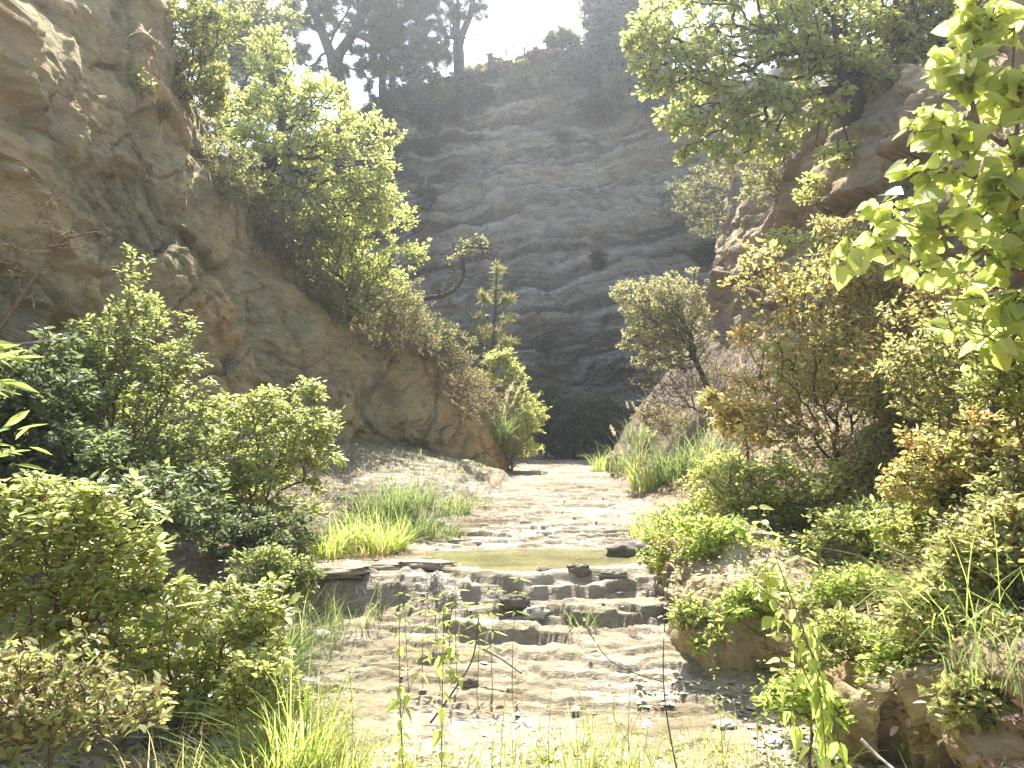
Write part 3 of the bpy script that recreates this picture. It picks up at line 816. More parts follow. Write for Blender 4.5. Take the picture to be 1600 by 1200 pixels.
def rock(name, label, base, rx, ry, rz, mat, seed, d=None, cat='rock', group=None, sink=.35, rot=0.0, lay=True):
    """a broken, layered stone"""
    b0 = hit(*base) if d is None else stand(base, d)
    nu, nv = 40, 26
    th = np.linspace(0, 2 * math.pi, nu, endpoint=False); ph = np.linspace(-math.pi / 2 + .02, math.pi / 2 - .02, nv)
    T_, Ph = np.meshgrid(th, ph)
    g = lambda x: np.sign(x) * np.abs(x) ** .7
    D_ = np.stack([g(np.cos(T_)) * g(np.cos(Ph)), g(np.sin(T_)) * g(np.cos(Ph)), g(np.sin(Ph))], -1)
    fa, ea = facets(D_ * 1.4 + seed * 7.1, 300 + seed, .9)
    fb2, _ = facets(D_ * 3.1, 340 + seed, .9)
    rr = 1 + .30 * fa + .10 * fb2 + .14 * fbm(D_ * 1.5 + seed, 4, seed=310) + .035 * fbm(D_ * 7 + seed, 3, seed=311)
    V = D_ * rr[..., None] * np.array([rx, ry, rz])
    if lay: V[..., 0] *= 1 + .05 * np.sign(np.sin(V[..., 2] / rz * 7 + seed)); V[..., 1] *= 1 + .05 * np.sign(np.sin(V[..., 2] / rz * 7 + seed))
    c, s_ = math.cos(rot), math.sin(rot)
    V = np.stack([V[..., 0] * c - V[..., 1] * s_, V[..., 0] * s_ + V[..., 1] * c, V[..., 2] + rz * (1 - 2 * sink)], -1)
    i = np.arange(nu * nv).reshape(nv, nu); r_ = np.roll(i, -1, 1)
    f = np.stack([i[:-1], r_[:-1], r_[1:], i[1:]], -1).reshape(-1, 4)
    tone = np.clip(.55 + .4 * fbm(V * 4 + seed, 3, seed=312), 0, 1)
    o = mk(name, V.reshape(-1, 3), [f, i[0][::-1][None], i[-1][None]], mat, None, {'tone': tone.ravel(), 'dirt_shade': 0 * tone.ravel(), 'soil': 0 * tone.ravel()}, loc=b0)
    return tag(o, label, cat, group)
# ------------------------------------------------------------------ plant materials
M['bark'] = bark_mat('dark_bark', (.035, .028, .022), (.12, .10, .08))
M['pine_bark'] = bark_mat('pine_bark', (.05, .04, .035), (.15, .12, .10), 14)
M['twig'] = bark_mat('brown_twig', (.09, .06, .035), (.22, .16, .10))
M['pale_twig'] = bark_mat('pale_dead_wood', (.20, .165, .125), (.42, .36, .29))
M['green_stem'] = bark_mat('green_stem', (.09, .11, .03), (.18, .20, .07))
M['red_stem'] = bark_mat('reddish_stem', (.11, .05, .03), (.22, .11, .07))
G1, G2, G3 = (.045, .075, .018), (.085, .125, .025), (.13, .165, .035)
M['oak'] = leaf_mat('oak_leaf', [(.0, (.12, .12, .03)), (.5, (.155, .185, .05)), (1, (.21, .225, .075))], 2.4, .5)
M['oak2'] = leaf_mat('pubescent_oak_leaf', [(.0, (.125, .125, .03)), (.5, (.16, .19, .05)), (1, (.215, .23, .075))], 2.4, .5)
M['ridge'] = leaf_mat('ridge_leaf', [(.0, (.05, .075, .018)), (.6, (.12, .14, .03)), (.85, (.18, .15, .05)), (1, (.16, .09, .035))], 2.2, .45)
M['heath'] = leaf_mat('dry_heath_leaf', [(.0, (.07, .065, .03)), (.35, (.11, .085, .05)), (.6, (.13, .14, .04)), (.85, (.14, .10, .06)), (1, (.17, .09, .06))], 1.9, .35)
M['olive'] = leaf_mat('olive_green_leaf', [(.0, (.065, .08, .025)), (.6, (.13, .145, .045)), (1, (.19, .19, .075))], 2.0, .4)
M['red'] = leaf_mat('reddening_leaf', [(.0, (.07, .09, .02)), (.45, (.14, .11, .03)), (.75, (.22, .07, .03)), (1, (.25, .05, .035))], 2.2, .45)
M['pine'] = leaf_mat('pine_needle', [(.0, (.04, .06, .02)), (.6, (.09, .11, .04)), (1, (.15, .155, .07))], 2.0, .3, .5)
M['ypine'] = leaf_mat('young_pine_needle', [(.0, (.07, .09, .03)), (.6, (.13, .14, .045)), (1, (.22, .17, .06))], 2.0, .4)
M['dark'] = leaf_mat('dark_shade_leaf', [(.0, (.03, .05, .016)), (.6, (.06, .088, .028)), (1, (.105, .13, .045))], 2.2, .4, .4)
M['horn'] = leaf_mat('glossy_small_leaf', [(.0, (.06, .09, .025)), (.55, (.115, .145, .04)), (.93, (.18, .20, .06)), (1, (.22, .15, .06))], 2.4, .42, .33, .55)
M['bramble'] = leaf_mat('bramble_leaf', [(.0, (.085, .115, .03)), (.55, (.15, .18, .05)), (.9, (.21, .23, .08)), (1, (.22, .16, .07))], 2.4, .45, .36, .5)
M['silver'] = leaf_mat('grey_green_leaf', [(.0, (.13, .14, .065)), (.6, (.22, .22, .10)), (1, (.30, .28, .15))], 1.6, .38, .4, .5)
M['big'] = leaf_mat('broad_lime_leaf', [(.0, (.10, .14, .03)), (.5, (.18, .215, .055)), (1, (.24, .26, .085))], 2.2, .55, .38, .5)
M['autumn'] = leaf_mat('autumn_leaf', [(.0, (.10, .125, .03)), (.35, (.19, .20, .06)), (.58, (.25, .225, .08)), (.76, (.29, .20, .075)), (.9, (.30, .13, .05))], 1.8, .48, .4, .5)
M['mixed'] = leaf_mat('mixed_bank_leaf', [(.0, (.075, .10, .03)), (.5, (.15, .17, .05)), (.75, (.20, .185, .07)), (.92, (.23, .15, .07)), (1, (.22, .10, .05))], 2.0, .46, .42, .45)
M['oleander'] = leaf_mat('long_leaf', [(.0, (.09, .14, .03)), (1, (.15, .20, .05))], 2.2, .4, .3, .6)
M['herb'] = leaf_mat('herb_leaf', [(.0, (.09, .135, .025)), (.6, (.15, .20, .04)), (1, (.20, .23, .06))], 2.4, .5, .45, .35)
M['pale_leaf'] = leaf_mat('pale_downy_leaf', [(.0, (.28, .30, .24)), (1, (.45, .46, .40))], 1.2, .3, .6, .3, (1, 1, .9))
M['grass'] = leaf_mat('fresh_grass', [(.0, (.07, .11, .02)), (.6, (.14, .19, .035)), (.9, (.22, .235, .07)), (1, (.32, .27, .13))], 2.2, .5, .5, .35)
M['sedge'] = leaf_mat('dark_sedge', [(.0, (.03, .055, .014)), (.7, (.065, .10, .022)), (1, (.13, .15, .05))], 2.2, .45, .45, .35)
M['drygrass'] = leaf_mat('dry_grass', [(.0, (.17, .15, .06)), (.5, (.26, .22, .10)), (1, (.36, .29, .16))], 1.6, .4, .6, .3, (1, 1, .75))
M['plume'] = leaf_mat('grass_plume', [(.0, (.38, .33, .22)), (1, (.55, .50, .38))], 1.2, .4, .7, .2, (1, 1, .85))
M['litter'] = leaf_mat('dead_leaf_litter', [(.0, (.10, .06, .035)), (.4, (.20, .13, .075)), (.75, (.30, .22, .14)), (.93, (.40, .31, .22)), (1, (.26, .09, .04))], 1.0, .15, .6, .3, (1, 1, .8))
# ================================================================== the plants, where they stand
# ---- left bank
plant('shrub', 'tall loose shrub with glinting small leaves against the ochre spur cliff', 'shrub', (190, 830),
      [(212, 420, 20, 45), (130, 545, 60, 50), (225, 510, 75, 50), (160, 630, 110, 80), (265, 590, 60, 45), (100, 700, 100, 70), (280, 690, 60, 60), (200, 740, 120, 60)],
      420, 8500, .062, 'oval', M['horn'], M['twig'], d=7.2, trunk_r=.035, flat=1.1, wild=.55)
plant('shrub', 'shrub with drooping pale sprays beside the grass tufts near the pool', 'shrub', (400, 850),
      [(455, 680, 70, 50), (370, 700, 80, 70), (495, 605, 24, 18), (420, 630, 45, 28), (340, 780, 90, 55), (440, 760, 60, 50), (500, 700, 25, 40)],
      300, 4600, .07, 'oval', M['bramble'], M['twig'], d=8.0, trunk_r=.03, flat=1.1, wild=.55, droop=.1)
plant('shrub', 'deep green shady shrub tucked behind the bramble thicket', 'shrub', (60, 830),
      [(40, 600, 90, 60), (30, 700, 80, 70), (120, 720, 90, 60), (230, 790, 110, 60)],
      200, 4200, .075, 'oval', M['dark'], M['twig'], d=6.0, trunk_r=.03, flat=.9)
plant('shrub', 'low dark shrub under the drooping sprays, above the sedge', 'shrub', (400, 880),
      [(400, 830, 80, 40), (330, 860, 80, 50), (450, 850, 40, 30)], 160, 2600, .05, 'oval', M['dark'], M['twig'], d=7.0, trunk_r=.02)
plant('bramble', 'bramble thicket of arching shoots and bright leaves at the left edge', 'bramble', (90, 1060),
      [(60, 795, 80, 55), (170, 790, 65, 45), (30, 890, 90, 70), (150, 890, 100, 60), (230, 830, 35, 35), (90, 970, 110, 50), (220, 920, 60, 40)],
      230, 2300, .074, 'oval', M['bramble'], M['red_stem'], d=4.3, trunk_r=.014, flat=1.2, wild=.5, arch=.45)
plant('bramble', 'low bramble sprawling toward the pale boulders', 'bramble', (300, 1090),
      [(300, 960, 100, 40), (200, 1010, 90, 45), (380, 1000, 65, 55), (310, 1070, 110, 40), (420, 950, 40, 40), (250, 1110, 60, 30)],
      190, 1700, .066, 'oval', M['bramble'], M['red_stem'], d=4.4, trunk_r=.010, flat=1.2, wild=.55, arch=.35)
plant('bramble', 'half dry bramble tangle among brown litter in the lower left corner', 'bramble', (90, 1190),
      [(70, 1050, 90, 40), (150, 1110, 100, 40), (40, 1130, 70, 40)], 150, 480, .06, 'oval', M['mixed'], M['twig'], d=3.5, trunk_r=.009, arch=.3)
plant('oleander_sprig', 'upper sprig of long narrow leaves reaching in at the left edge', 'sprig', (-70, 760),
      [(-25, 580, 30, 40), (-45, 530, 30, 40)], 5, 24, .125, 'lance', M['oleander'], M['green_stem'], loc=P(-90, 760, 2.6), trunk_r=.008, wild=.6, flat=.6, names=('stems', 'leaves'))
plant('oleander_sprig', 'lower sprig of long narrow leaves at the left edge over the brambles', 'sprig', (-70, 900),
      [(-25, 708, 28, 22), (-45, 690, 25, 40)], 5, 20, .12, 'lance', M['oleander'], M['green_stem'], loc=P(-90, 880, 2.7), trunk_r=.008, wild=.6, flat=.6, names=('stems', 'leaves'))
dead_branch('dead_branch', 'bare brown branch with curling twigs leaning against the left cliff', [(-20, 540, 5.6), (30, 470, 5.7), (75, 405, 5.8), (100, 375, 5.8), (150, 362, 5.9)], .02, .005, M['twig'], 14, .36, tr=.004, sub=2)
dead_branch('dead_branch', 'thin bare stick poking out level above the shady shrub', [(-10, 545, 5.4), (40, 536, 5.3), (90, 532, 5.3)], .008, .003, M['pale_twig'], 2, .1)
herb('plant', 'white downy stem standing over the dark sedge', (356, 1010), (352, 870), 9, .055, 'oval', M['pale_leaf'], M['green_stem'], d=4.7, droop=.0, whorl=2, start=.3)
herb('plant', 'short plant with a few broad lime leaves beside the low bramble', (315, 1050), (300, 930), 4, .12, 'heart', M['big'], M['green_stem'], d=4.3, droop=.1, whorl=2, start=.5, taper=.1)

# ---- plants of the spur ridge
plant('oak_tree', 'bright young oak standing on the ridge of the spur', 'tree', (404, 322),
      [(425, 95, 38, 65, .2), (480, 185, 80, 65, .4), (545, 265, 70, 65, .3), (420, 240, 90, 60, -.2), (325, 222, 50, 30, -.2), (560, 185, 32, 28, .4), (470, 320, 80, 55, 0), (575, 310, 45, 45, .2), (455, 140, 55, 50, .5), (380, 190, 50, 50, .2), (600, 270, 25, 25, .3)],
      430, 9000, .085, 'oval', M['oak'], M['bark'], trunk=[(412, 268), (432, 228), (441, 180), (428, 140), (420, 90)], trunk_r=.10, tip_r=.004, names=('trunk', 'crown'), flat=.7, wild=.8)
plant('oak_shrub', 'lime green bushy oak hanging below the ridge oak', 'shrub', (540, 500),
      [(555, 400, 60, 50), (610, 335, 38, 35), (500, 390, 60, 45), (525, 345, 60, 45), (640, 390, 35, 25), (590, 440, 50, 35)],
      300, 4600, .07, 'oval', M['oak'], M['bark'], trunk_r=.05, flat=.7, wild=.8)
plant('shrub', 'leafy shrub crowning the cliff top left of the ridge oak', 'shrub', (285, 150),
      [(262, 45, 45, 60), (310, 95, 40, 45), (235, 10, 35, 45), (335, 155, 28, 35), (330, 30, 45, 45), (290, 140, 35, 30)],
      220, 3600, .075, 'oval', M['ridge'], M['bark'], trunk_r=.04, flat=.6)
plant('shrub', 'tiny yellow green shrub rooted in the bare cliff face', 'shrub', (222, 150), [(212, 118, 16, 22), (228, 140, 14, 10)], 26, 190, .06, 'oval', M['ridge'], M['twig'], trunk_r=.012)
plant('shrub', 'second tiny shrub on the cliff face below the yellow green one', 'shrub', (250, 190), [(240, 165, 12, 12), (262, 178, 14, 10)], 22, 110, .05, 'oval', M['olive'], M['twig'], trunk_r=.010)
for k, (bx, by, bl, nl, mt, lab) in enumerate([
    (415, 400, [(430, 350, 45, 38), (395, 330, 35, 25)], 1500, 'heath', 'brown heath shrub at the foot of the ridge oak'),
    (470, 450, [(455, 405, 42, 36), (490, 430, 35, 28)], 1700, 'heath', 'grey brown heath shrub halfway down the ridge'),
    (520, 505, [(540, 465, 45, 35), (500, 470, 30, 25)], 1700, 'olive', 'olive green heath shrub where the ridge bends'),
    (590, 545, [(600, 500, 45, 35), (560, 520, 35, 20), (640, 520, 40, 30)], 1900, 'heath', 'purple brown heath shrub below the leafy oak shrub'),
    (665, 560, [(660, 520, 35, 28), (695, 535, 30, 25)], 1400, 'olive', 'yellowish shrub on the lower ridge under the twisted branch'),
    (725, 590, [(720, 545, 35, 30), (745, 565, 30, 25)], 1400, 'heath', 'dry purple heath shrub near the tip of the spur'),
    (620, 560, [(545, 565, 35, 30), (580, 570, 35, 18)], 800, 'heath', 'thin dry shrub spilling over the lip of the ochre face'),
    (345, 300, [(345, 255, 45, 30), (365, 290, 35, 25)], 1100, 'olive', 'dark olive shrub on the cliff edge below the small leaning sprays'),
    (680, 600, [(700, 590, 35, 30), (735, 620, 25, 35)], 900, 'heath', 'brown dry scrub on the nose of the spur')]):
    plant('heath_shrub', lab, 'shrub', (bx, by), bl, 120, nl, .05, 'oval', M[mt], M['twig'], trunk_r=.014, flat=.3, wild=1.0, arch=.3, bscale=1.4, group='dry shrubs along the spur ridge')
plant('shrub', 'small shrub with reddening leaves against the grey headwall', 'shrub', (640, 430), [(655, 352, 20, 24), (675, 368, 22, 10), (640, 380, 20, 15)], 45, 330, .065, 'oval', M['red'], M['twig'], trunk_r=.012)
plant('shrub', 'low red tinged shrub under the twisted branch', 'shrub', (690, 540), [(680, 440, 18, 18), (690, 480, 25, 20), (670, 430, 12, 10)], 45, 300, .06, 'oval', M['red'], M['twig'], trunk_r=.012)
dead_branch('dead_branch', 'dark twisted branch reaching out from the ridge in front of the headwall', [(640, 480, 15.4), (668, 466, 15.4), (692, 462, 15.4), (714, 449, 15.4), (725, 425, 15.4), (722, 398, 15.4), (736, 382, 15.4), (762, 388, 15.4)], .055, .018, M['bark'], 16, .5, tr=.012, sub=2)
plant('shrub', 'sparse tuft of green leaves at the end of the twisted branch', 'shrub', (745, 395), [(740, 385, 22, 16), (712, 400, 14, 14)], 26, 170, .07, 'oval', M['olive'], M['twig'], loc=P(724, 405, 15.4), trunk_r=.012)
plant('shrub', 'rounded green bush at the toe of the spur beside the streambed', 'shrub', (800, 735),
      [(795, 590, 28, 22), (825, 640, 30, 30), (800, 630, 30, 30), (815, 685, 30, 28), (785, 565, 25, 14)], 220, 4500, .06, 'oval', M['oak2'], M['twig'], d=17.2, trunk_r=.03)
plant('shrub', 'small bright shrub peeping over the spur before the dark alcove', 'shrub', (780, 640), [(780, 555, 26, 14), (765, 590, 20, 22)], 70, 700, .06, 'oval', M['oak'], M['twig'], d=17.4, trunk_r=.015)
tuft('grass_tuft', 'feathery grass with pale plumes on the nose of the spur', (775, 690), 300, .85, .28, .6, M['sedge'], width=.014, plumes=9, pmat=M['drygrass'])
plant('pine_sapling', 'slender young pine in front of the grey headwall', 'tree', (772, 600),
      [(776, 428, 8, 14), (752, 466, 14, 7), (792, 468, 14, 6), (750, 495, 18, 8), (795, 497, 16, 7), (765, 520, 28, 8), (778, 450, 14, 6), (750, 540, 22, 8), (790, 535, 22, 8)],
      36, 150, .17, 'needle', M['ypine'], M['bark'], d=19, trunk=[(771, 540), (774, 480), (776, 412)], trunk_r=.045, tufts=9, names=('trunk', 'crown'), bias=.2, arch=-.1)

for x0, y0, bl, nl, mt, lab in [
    (600, 560, [(575, 500, 50, 40), (620, 470, 40, 35)], 1700, 'olive', 'dense olive scrub between the leafy oak shrub and the ochre lip'),
    (680, 585, [(660, 560, 50, 35), (710, 570, 35, 30), (640, 480, 35, 40)], 1800, 'heath', 'dense brown scrub spilling over the lip near the spur tip'),
    (470, 420, [(440, 320, 45, 40), (400, 300, 40, 30), (480, 370, 40, 35)], 1700, 'olive', 'dark scrub filling the foot of the ridge oak'),
    (745, 620, [(735, 600, 30, 35), (760, 640, 25, 40)], 1100, 'heath', 'reddish brown scrub down the nose of the spur'),
    (790, 715, [(780, 670, 30, 45), (800, 700, 25, 30)], 1100, 'olive', 'dark green scrub between the spur nose and the toe bush')]:
    plant('heath_shrub', lab, 'shrub', (x0, y0), bl, 130, nl, .055, 'oval', M[mt], M['twig'], trunk_r=.014, flat=.3, wild=1.0, arch=.3, bscale=1.15, group='dry shrubs along the spur ridge')
# ---- the rim above the headwall
plant('pine_tree', 'big forked pine leaning over the rim behind the ridge oak', 'tree', (545, 215),
      [(400, 95, 55, 45, 1), (440, 30, 80, 50, 1), (510, 10, 80, 40, 0), (585, 30, 50, 45, -1), (480, 110, 55, 35, 0), (570, 110, 45, 35, 0), (640, 80, 45, 30, 0), (360, 20, 60, 50, 1), (460, -60, 120, 50, 0), (600, -60, 90, 40, 0), (420, 150, 50, 40, 0), (540, 40, 60, 40, 0), (350, 100, 40, 50, .5), (610, 130, 50, 30, 0)],
      260, 5200, .20, 'needle', M['pine'], M['pine_bark'], trunk=[(535, 150), (522, 100), (508, 62), (492, 20), (478, -20), (462, -80)], trunk_r=.24, tip_r=.008, rpow=.75, tufts=10, names=('trunk', 'crown'), bias=.15, arch=.1, wild=.9)
dead_branch('pine_limb', 'reddish pine limb rising to the right from the forked pine', [(522, 105, 26), (530, 84, 26), (548, 58, 25.9), (565, 28, 25.8), (580, -10, 25.7), (600, -60, 25.5)], .2, .12, M['pine_bark'], 10, 2.2, tr=.04, sub=1, cat='branch')
dead_branch('dead_branch', 'long drooping bare bough curving down right across the pines', [(545, 50, 25.6), (590, 72, 25.6), (630, 100, 25.7), (690, 118, 25.8)], .07, .03, M['pine_bark'], 12, 1.1, tr=.025, sub=1)
for k, (x0, y0, x1, lean, lab) in enumerate([(597, 160, 600, 0, 'straight thin pine, first of the close pair behind the bare bough'), (613, 160, 614, 0, 'straight thin pine, second of the close pair behind the bare bough'),
                                       (655, 150, 650, 0, 'thin pine standing alone between the close pair and the rim gap'), (385, 260, 350, 0, 'slanting dark pine in the sky gap left of the ridge oak'), (640, 150, 668, 0, 'slight leaning pine with thin foliage next to the bright gap')]):
    plant('pine_tree', lab, 'tree', (x0, y0), [(x1 - 6, 40, 24, 50), (x1 + 14, 80, 28, 30), (x1, -40, 45, 45), (x1 - 18, 100, 22, 22)],
          90, 1500, .20, 'needle', M['pine'], M['pine_bark'], d=27.5 + k * .5, trunk=[(x0 + (x1 - x0) * .3, 100), (x0 + (x1 - x0) * .7, 40), (x1, -50)], trunk_r=.13, tip_r=.007, rpow=.75, tufts=9, names=('trunk', 'crown'), bias=.15, group='pines on the rim')
plant('pine_tree', 'lone pine with a dark crooked trunk in the middle of the bright gap', 'tree', (717, 122),
      [(706, 18, 20, 28), (744, 14, 16, 24), (700, 45, 14, 18), (725, -30, 50, 30), (690, -20, 25, 30)], 90, 900, .21, 'needle', M['pine'], M['pine_bark'], trunk=[(717, 85), (716, 70), (726, 45), (737, 15), (741, -40)], trunk_r=.22, tip_r=.008, rpow=.75, tufts=10, names=('trunk', 'crown'), bias=.12)
dead_branch('pine_limb', 'thinner second stem beside the crooked trunk in the bright gap', [(715, 80, 29.5), (714, 55, 29.5), (717, 30, 29.5), (714, -10, 29.5)], .12, .07, M['pine_bark'], 5, .8, tr=.03)
plant('conifer', 'tall dark blue green tree on the rim right of the bright gap', 'tree', (955, 112),
      [(945, 20, 34, 45), (940, 75, 38, 28), (965, 50, 28, 50), (950, -40, 45, 40)], 180, 5200, .22, 'far', M['pine'], M['bark'], trunk=[(955, 80), (953, 30), (952, -60)], trunk_r=.17, tip_r=.008, rpow=.75, names=('trunk', 'crown'), droop=.5, bias=.15)
plant('conifer', 'dark tree partly hidden behind the lime oak on the right rim', 'tree', (1000, 130),
      [(990, 40, 30, 60), (1000, 95, 30, 35), (1010, -30, 50, 40)], 140, 3600, .22, 'far', M['pine'], M['bark'], trunk=[(1000, 90), (1003, 30), (1005, -60)], trunk_r=.15, tip_r=.008, rpow=.75, names=('trunk', 'crown'), droop=.5, bias=.15)
for x0, lab in ((1042, 'bare pine trunk rising above the lime oak, nearer the gap'), (1022, 'bare slanting pine trunk rising above the lime oak, close to the dark trees')):
    plant('pine_tree', lab, 'tree', (x0, 140), [(x0, -60, 60, 40), (x0 - 10, -10, 25, 20)], 40, 420, .22, 'needle', M['pine'], M['pine_bark'], d=29, trunk=[(x0, 80), (x0 + 2, 20), (x0 + 6, -70)], trunk_r=.15, tip_r=.008, rpow=.75, tufts=9, names=('trunk', 'crown'), bias=.15, group='pines on the rim')
plant('shrub', 'small round bush alone on the skyline of the rim', 'shrub', (880, 90), [(880, 58, 24, 16), (870, 66, 16, 12), (892, 64, 14, 12)], 90, 1100, .16, 'far', M['pine'], M['bark'], trunk_r=.06, tip_r=.008)
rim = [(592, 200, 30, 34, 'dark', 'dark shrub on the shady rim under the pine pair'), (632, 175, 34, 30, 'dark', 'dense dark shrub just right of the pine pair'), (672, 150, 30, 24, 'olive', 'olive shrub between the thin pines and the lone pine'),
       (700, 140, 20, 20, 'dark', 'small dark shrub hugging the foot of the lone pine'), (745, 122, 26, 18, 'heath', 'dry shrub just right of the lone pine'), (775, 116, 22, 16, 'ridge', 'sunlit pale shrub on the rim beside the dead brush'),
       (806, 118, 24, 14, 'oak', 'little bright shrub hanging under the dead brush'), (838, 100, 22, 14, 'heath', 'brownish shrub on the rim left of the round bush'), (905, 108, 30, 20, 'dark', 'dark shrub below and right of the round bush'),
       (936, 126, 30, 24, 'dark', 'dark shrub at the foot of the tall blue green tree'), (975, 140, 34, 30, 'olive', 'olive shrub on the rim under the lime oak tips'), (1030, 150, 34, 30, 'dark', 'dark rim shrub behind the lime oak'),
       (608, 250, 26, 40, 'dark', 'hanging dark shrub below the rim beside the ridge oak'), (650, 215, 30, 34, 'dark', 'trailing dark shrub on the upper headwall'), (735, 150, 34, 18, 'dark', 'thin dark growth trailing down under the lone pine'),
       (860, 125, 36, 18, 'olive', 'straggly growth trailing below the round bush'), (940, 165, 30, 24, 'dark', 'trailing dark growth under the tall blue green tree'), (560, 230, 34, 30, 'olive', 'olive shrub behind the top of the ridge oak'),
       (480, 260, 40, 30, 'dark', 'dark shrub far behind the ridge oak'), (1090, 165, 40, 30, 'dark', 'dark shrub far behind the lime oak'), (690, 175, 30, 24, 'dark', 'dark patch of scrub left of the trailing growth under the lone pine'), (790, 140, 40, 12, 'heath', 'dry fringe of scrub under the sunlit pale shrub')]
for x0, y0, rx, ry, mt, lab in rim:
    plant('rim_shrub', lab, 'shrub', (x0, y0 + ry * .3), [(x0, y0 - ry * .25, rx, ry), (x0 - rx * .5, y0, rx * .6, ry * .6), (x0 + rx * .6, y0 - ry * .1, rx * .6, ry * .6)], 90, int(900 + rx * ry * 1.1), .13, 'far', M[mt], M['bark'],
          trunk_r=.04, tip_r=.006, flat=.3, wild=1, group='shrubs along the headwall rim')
dead_branch('dead_branch', 'brown fallen dead brush heaped on the skyline', [(768, 104, 30), (800, 98, 30), (822, 88, 30), (845, 80, 30.2), (880, 80, 30.4)], .16, .07, M['red_stem'], 26, .8, tr=.03, sub=1)
dead_branch('stump', 'jagged broken stump standing on the rim', [(766, 112, 29.6), (767, 96, 29.6), (766, 84, 29.6)], .16, .09, M['pine_bark'], 7, .3, tr=.05, cat='stump')
dead_branch('dead_branch', 'bare grey stem hanging on the headwall under the lone pine', [(664, 290, 28), (668, 270, 28), (672, 262, 28)], .03, .02, M['pale_twig'], 6, .6, tr=.012)
for x0, y0, rx, ry, lab in [(935, 408, 12, 12, 'small dark tuft clinging to the middle of the headwall'), (880, 215, 14, 10, 'small dark tuft high on the headwall'), (665, 310, 16, 22, 'dark scrub on the headwall just right of the ridge oak'), (855, 545, 22, 12, 'dark tuft on the headwall above the alcove'), (1100, 400, 14, 18, 'grass coloured tuft where the headwall meets the brown cliff')]:
    plant('cliff_shrub', lab, 'shrub', (x0, y0), [(x0, y0 - 3, rx, ry)], 50, 500, .11, 'far', M['dark'], M['bark'], trunk_r=.02, group='tufts on the headwall')
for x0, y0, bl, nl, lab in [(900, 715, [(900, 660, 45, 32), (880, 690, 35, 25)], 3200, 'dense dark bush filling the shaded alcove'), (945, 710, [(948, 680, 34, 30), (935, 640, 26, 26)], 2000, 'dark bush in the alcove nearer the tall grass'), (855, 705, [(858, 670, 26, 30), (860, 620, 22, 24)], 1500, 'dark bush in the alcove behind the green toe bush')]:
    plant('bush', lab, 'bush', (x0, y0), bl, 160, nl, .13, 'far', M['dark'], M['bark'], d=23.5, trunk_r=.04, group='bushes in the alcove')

# ---- right side
plant('tree', 'dark leaved tree behind the lime oak at the upper right', 'tree', (1560, 120), [(1480, 60, 70, 60), (1580, 40, 80, 70), (1400, 20, 60, 50), (1640, 100, 70, 80), (1520, -40, 120, 50)], 260, 4200, .10, 'oval', M['ridge'], M['bark'],
      d=11.5, trunk_r=.12, tip_r=.006, names=('trunk', 'crown'))
plant('shrub', 'leafy shrub with yellowing leaves low on the right slope above the sapling', 'shrub', (1290, 860),
      [(1250, 770, 60, 35), (1310, 800, 60, 35), (1220, 730, 45, 25), (1330, 740, 40, 30)], 150, 1300, .06, 'oval', M['oak2'], M['twig'], d=6.8, trunk_r=.012, flat=.6, arch=.3)
plant('shrub', 'big tangled shrub of green and orange leaves filling the upper right slope', 'shrub', (1480, 700),
      [(1420, 520, 70, 60), (1500, 470, 70, 60), (1380, 600, 60, 60), (1450, 640, 70, 50), (1540, 500, 60, 60)], 300, 2100, .06, 'oval', M['autumn'], M['twig'], d=6.8, trunk_r=.02, flat=.5, wild=.9, arch=.25)
plant('shrub', 'light green shrub near the right edge under the big tangled one', 'shrub', (1530, 860), [(1500, 740, 60, 40), (1560, 720, 60, 40), (1470, 790, 50, 30)], 170, 1300, .055, 'oval', M['bramble'], M['twig'], d=5.2, trunk_r=.012, flat=.6, arch=.25)
plant('bramble', 'low bramble patch in the litter of the right slope', 'bramble', (1370, 960), [(1330, 910, 60, 25), (1400, 930, 50, 25), (1290, 930, 40, 25)], 120, 800, .05, 'oval', M['herb'], M['red_stem'], d=5.2, trunk_r=.006, arch=.3)
plant('bramble', 'bramble shoots hanging over the lip of the overhanging rock', 'bramble', (1440, 1040), [(1420, 1000, 50, 25), (1390, 1040, 40, 30), (1480, 990, 40, 30)], 90, 480, .045, 'oval', M['herb'], M['red_stem'], d=3.9, trunk_r=.005, arch=.3)
plant('bramble', 'bramble covering the crest of the layered bank', 'bramble', (1160, 850), [(1140, 800, 50, 30), (1180, 830, 45, 25), (1120, 770, 40, 25)], 130, 1000, .05, 'oval', M['oak2'], M['red_stem'], d=7.4, trunk_r=.007, arch=.3)
plant('oak_tree', 'lime leaved oak spreading over the right cliff', 'tree', (1335, 185),
      [(1040, 60, 55, 55, -.6), (1012, 118, 36, 26, -.8), (1095, 125, 75, 60, -.6), (1175, 60, 95, 65, -.4), (1085, 195, 45, 35, -.8), (1180, 170, 70, 50, -.6), (1275, 90, 80, 55, -.4), (1350, 60, 85, 60, 0), (1260, 165, 70, 35, -.6), (1220, -30, 170, 50, 0), (1415, 85, 60, 45, 0), (1430, 15, 70, 50, .2), (1130, 240, 28, 18, -.9), (1215, 225, 28, 25, -.9), (1310, 235, 35, 22, -.8), (1380, 140, 35, 30, -.4), (1490, 60, 60, 60, .2), (1560, 20, 60, 60, .4), (1490, 140, 45, 35, .2), (1000, 70, 30, 40, -.8), (1070, 240, 25, 14, -.9), (1160, 215, 50, 30, -.8)],
      640, 13000, .10, 'oak', M['oak2'], M['bark'], trunk=[(1325, 120, -.3), (1312, 50, -.3), (1300, -20, 0)], trunk_r=.16, tip_r=.005, names=('trunk', 'crown'), flat=.55, wild=.9, droop=.15, bias=.25, arch=.05)
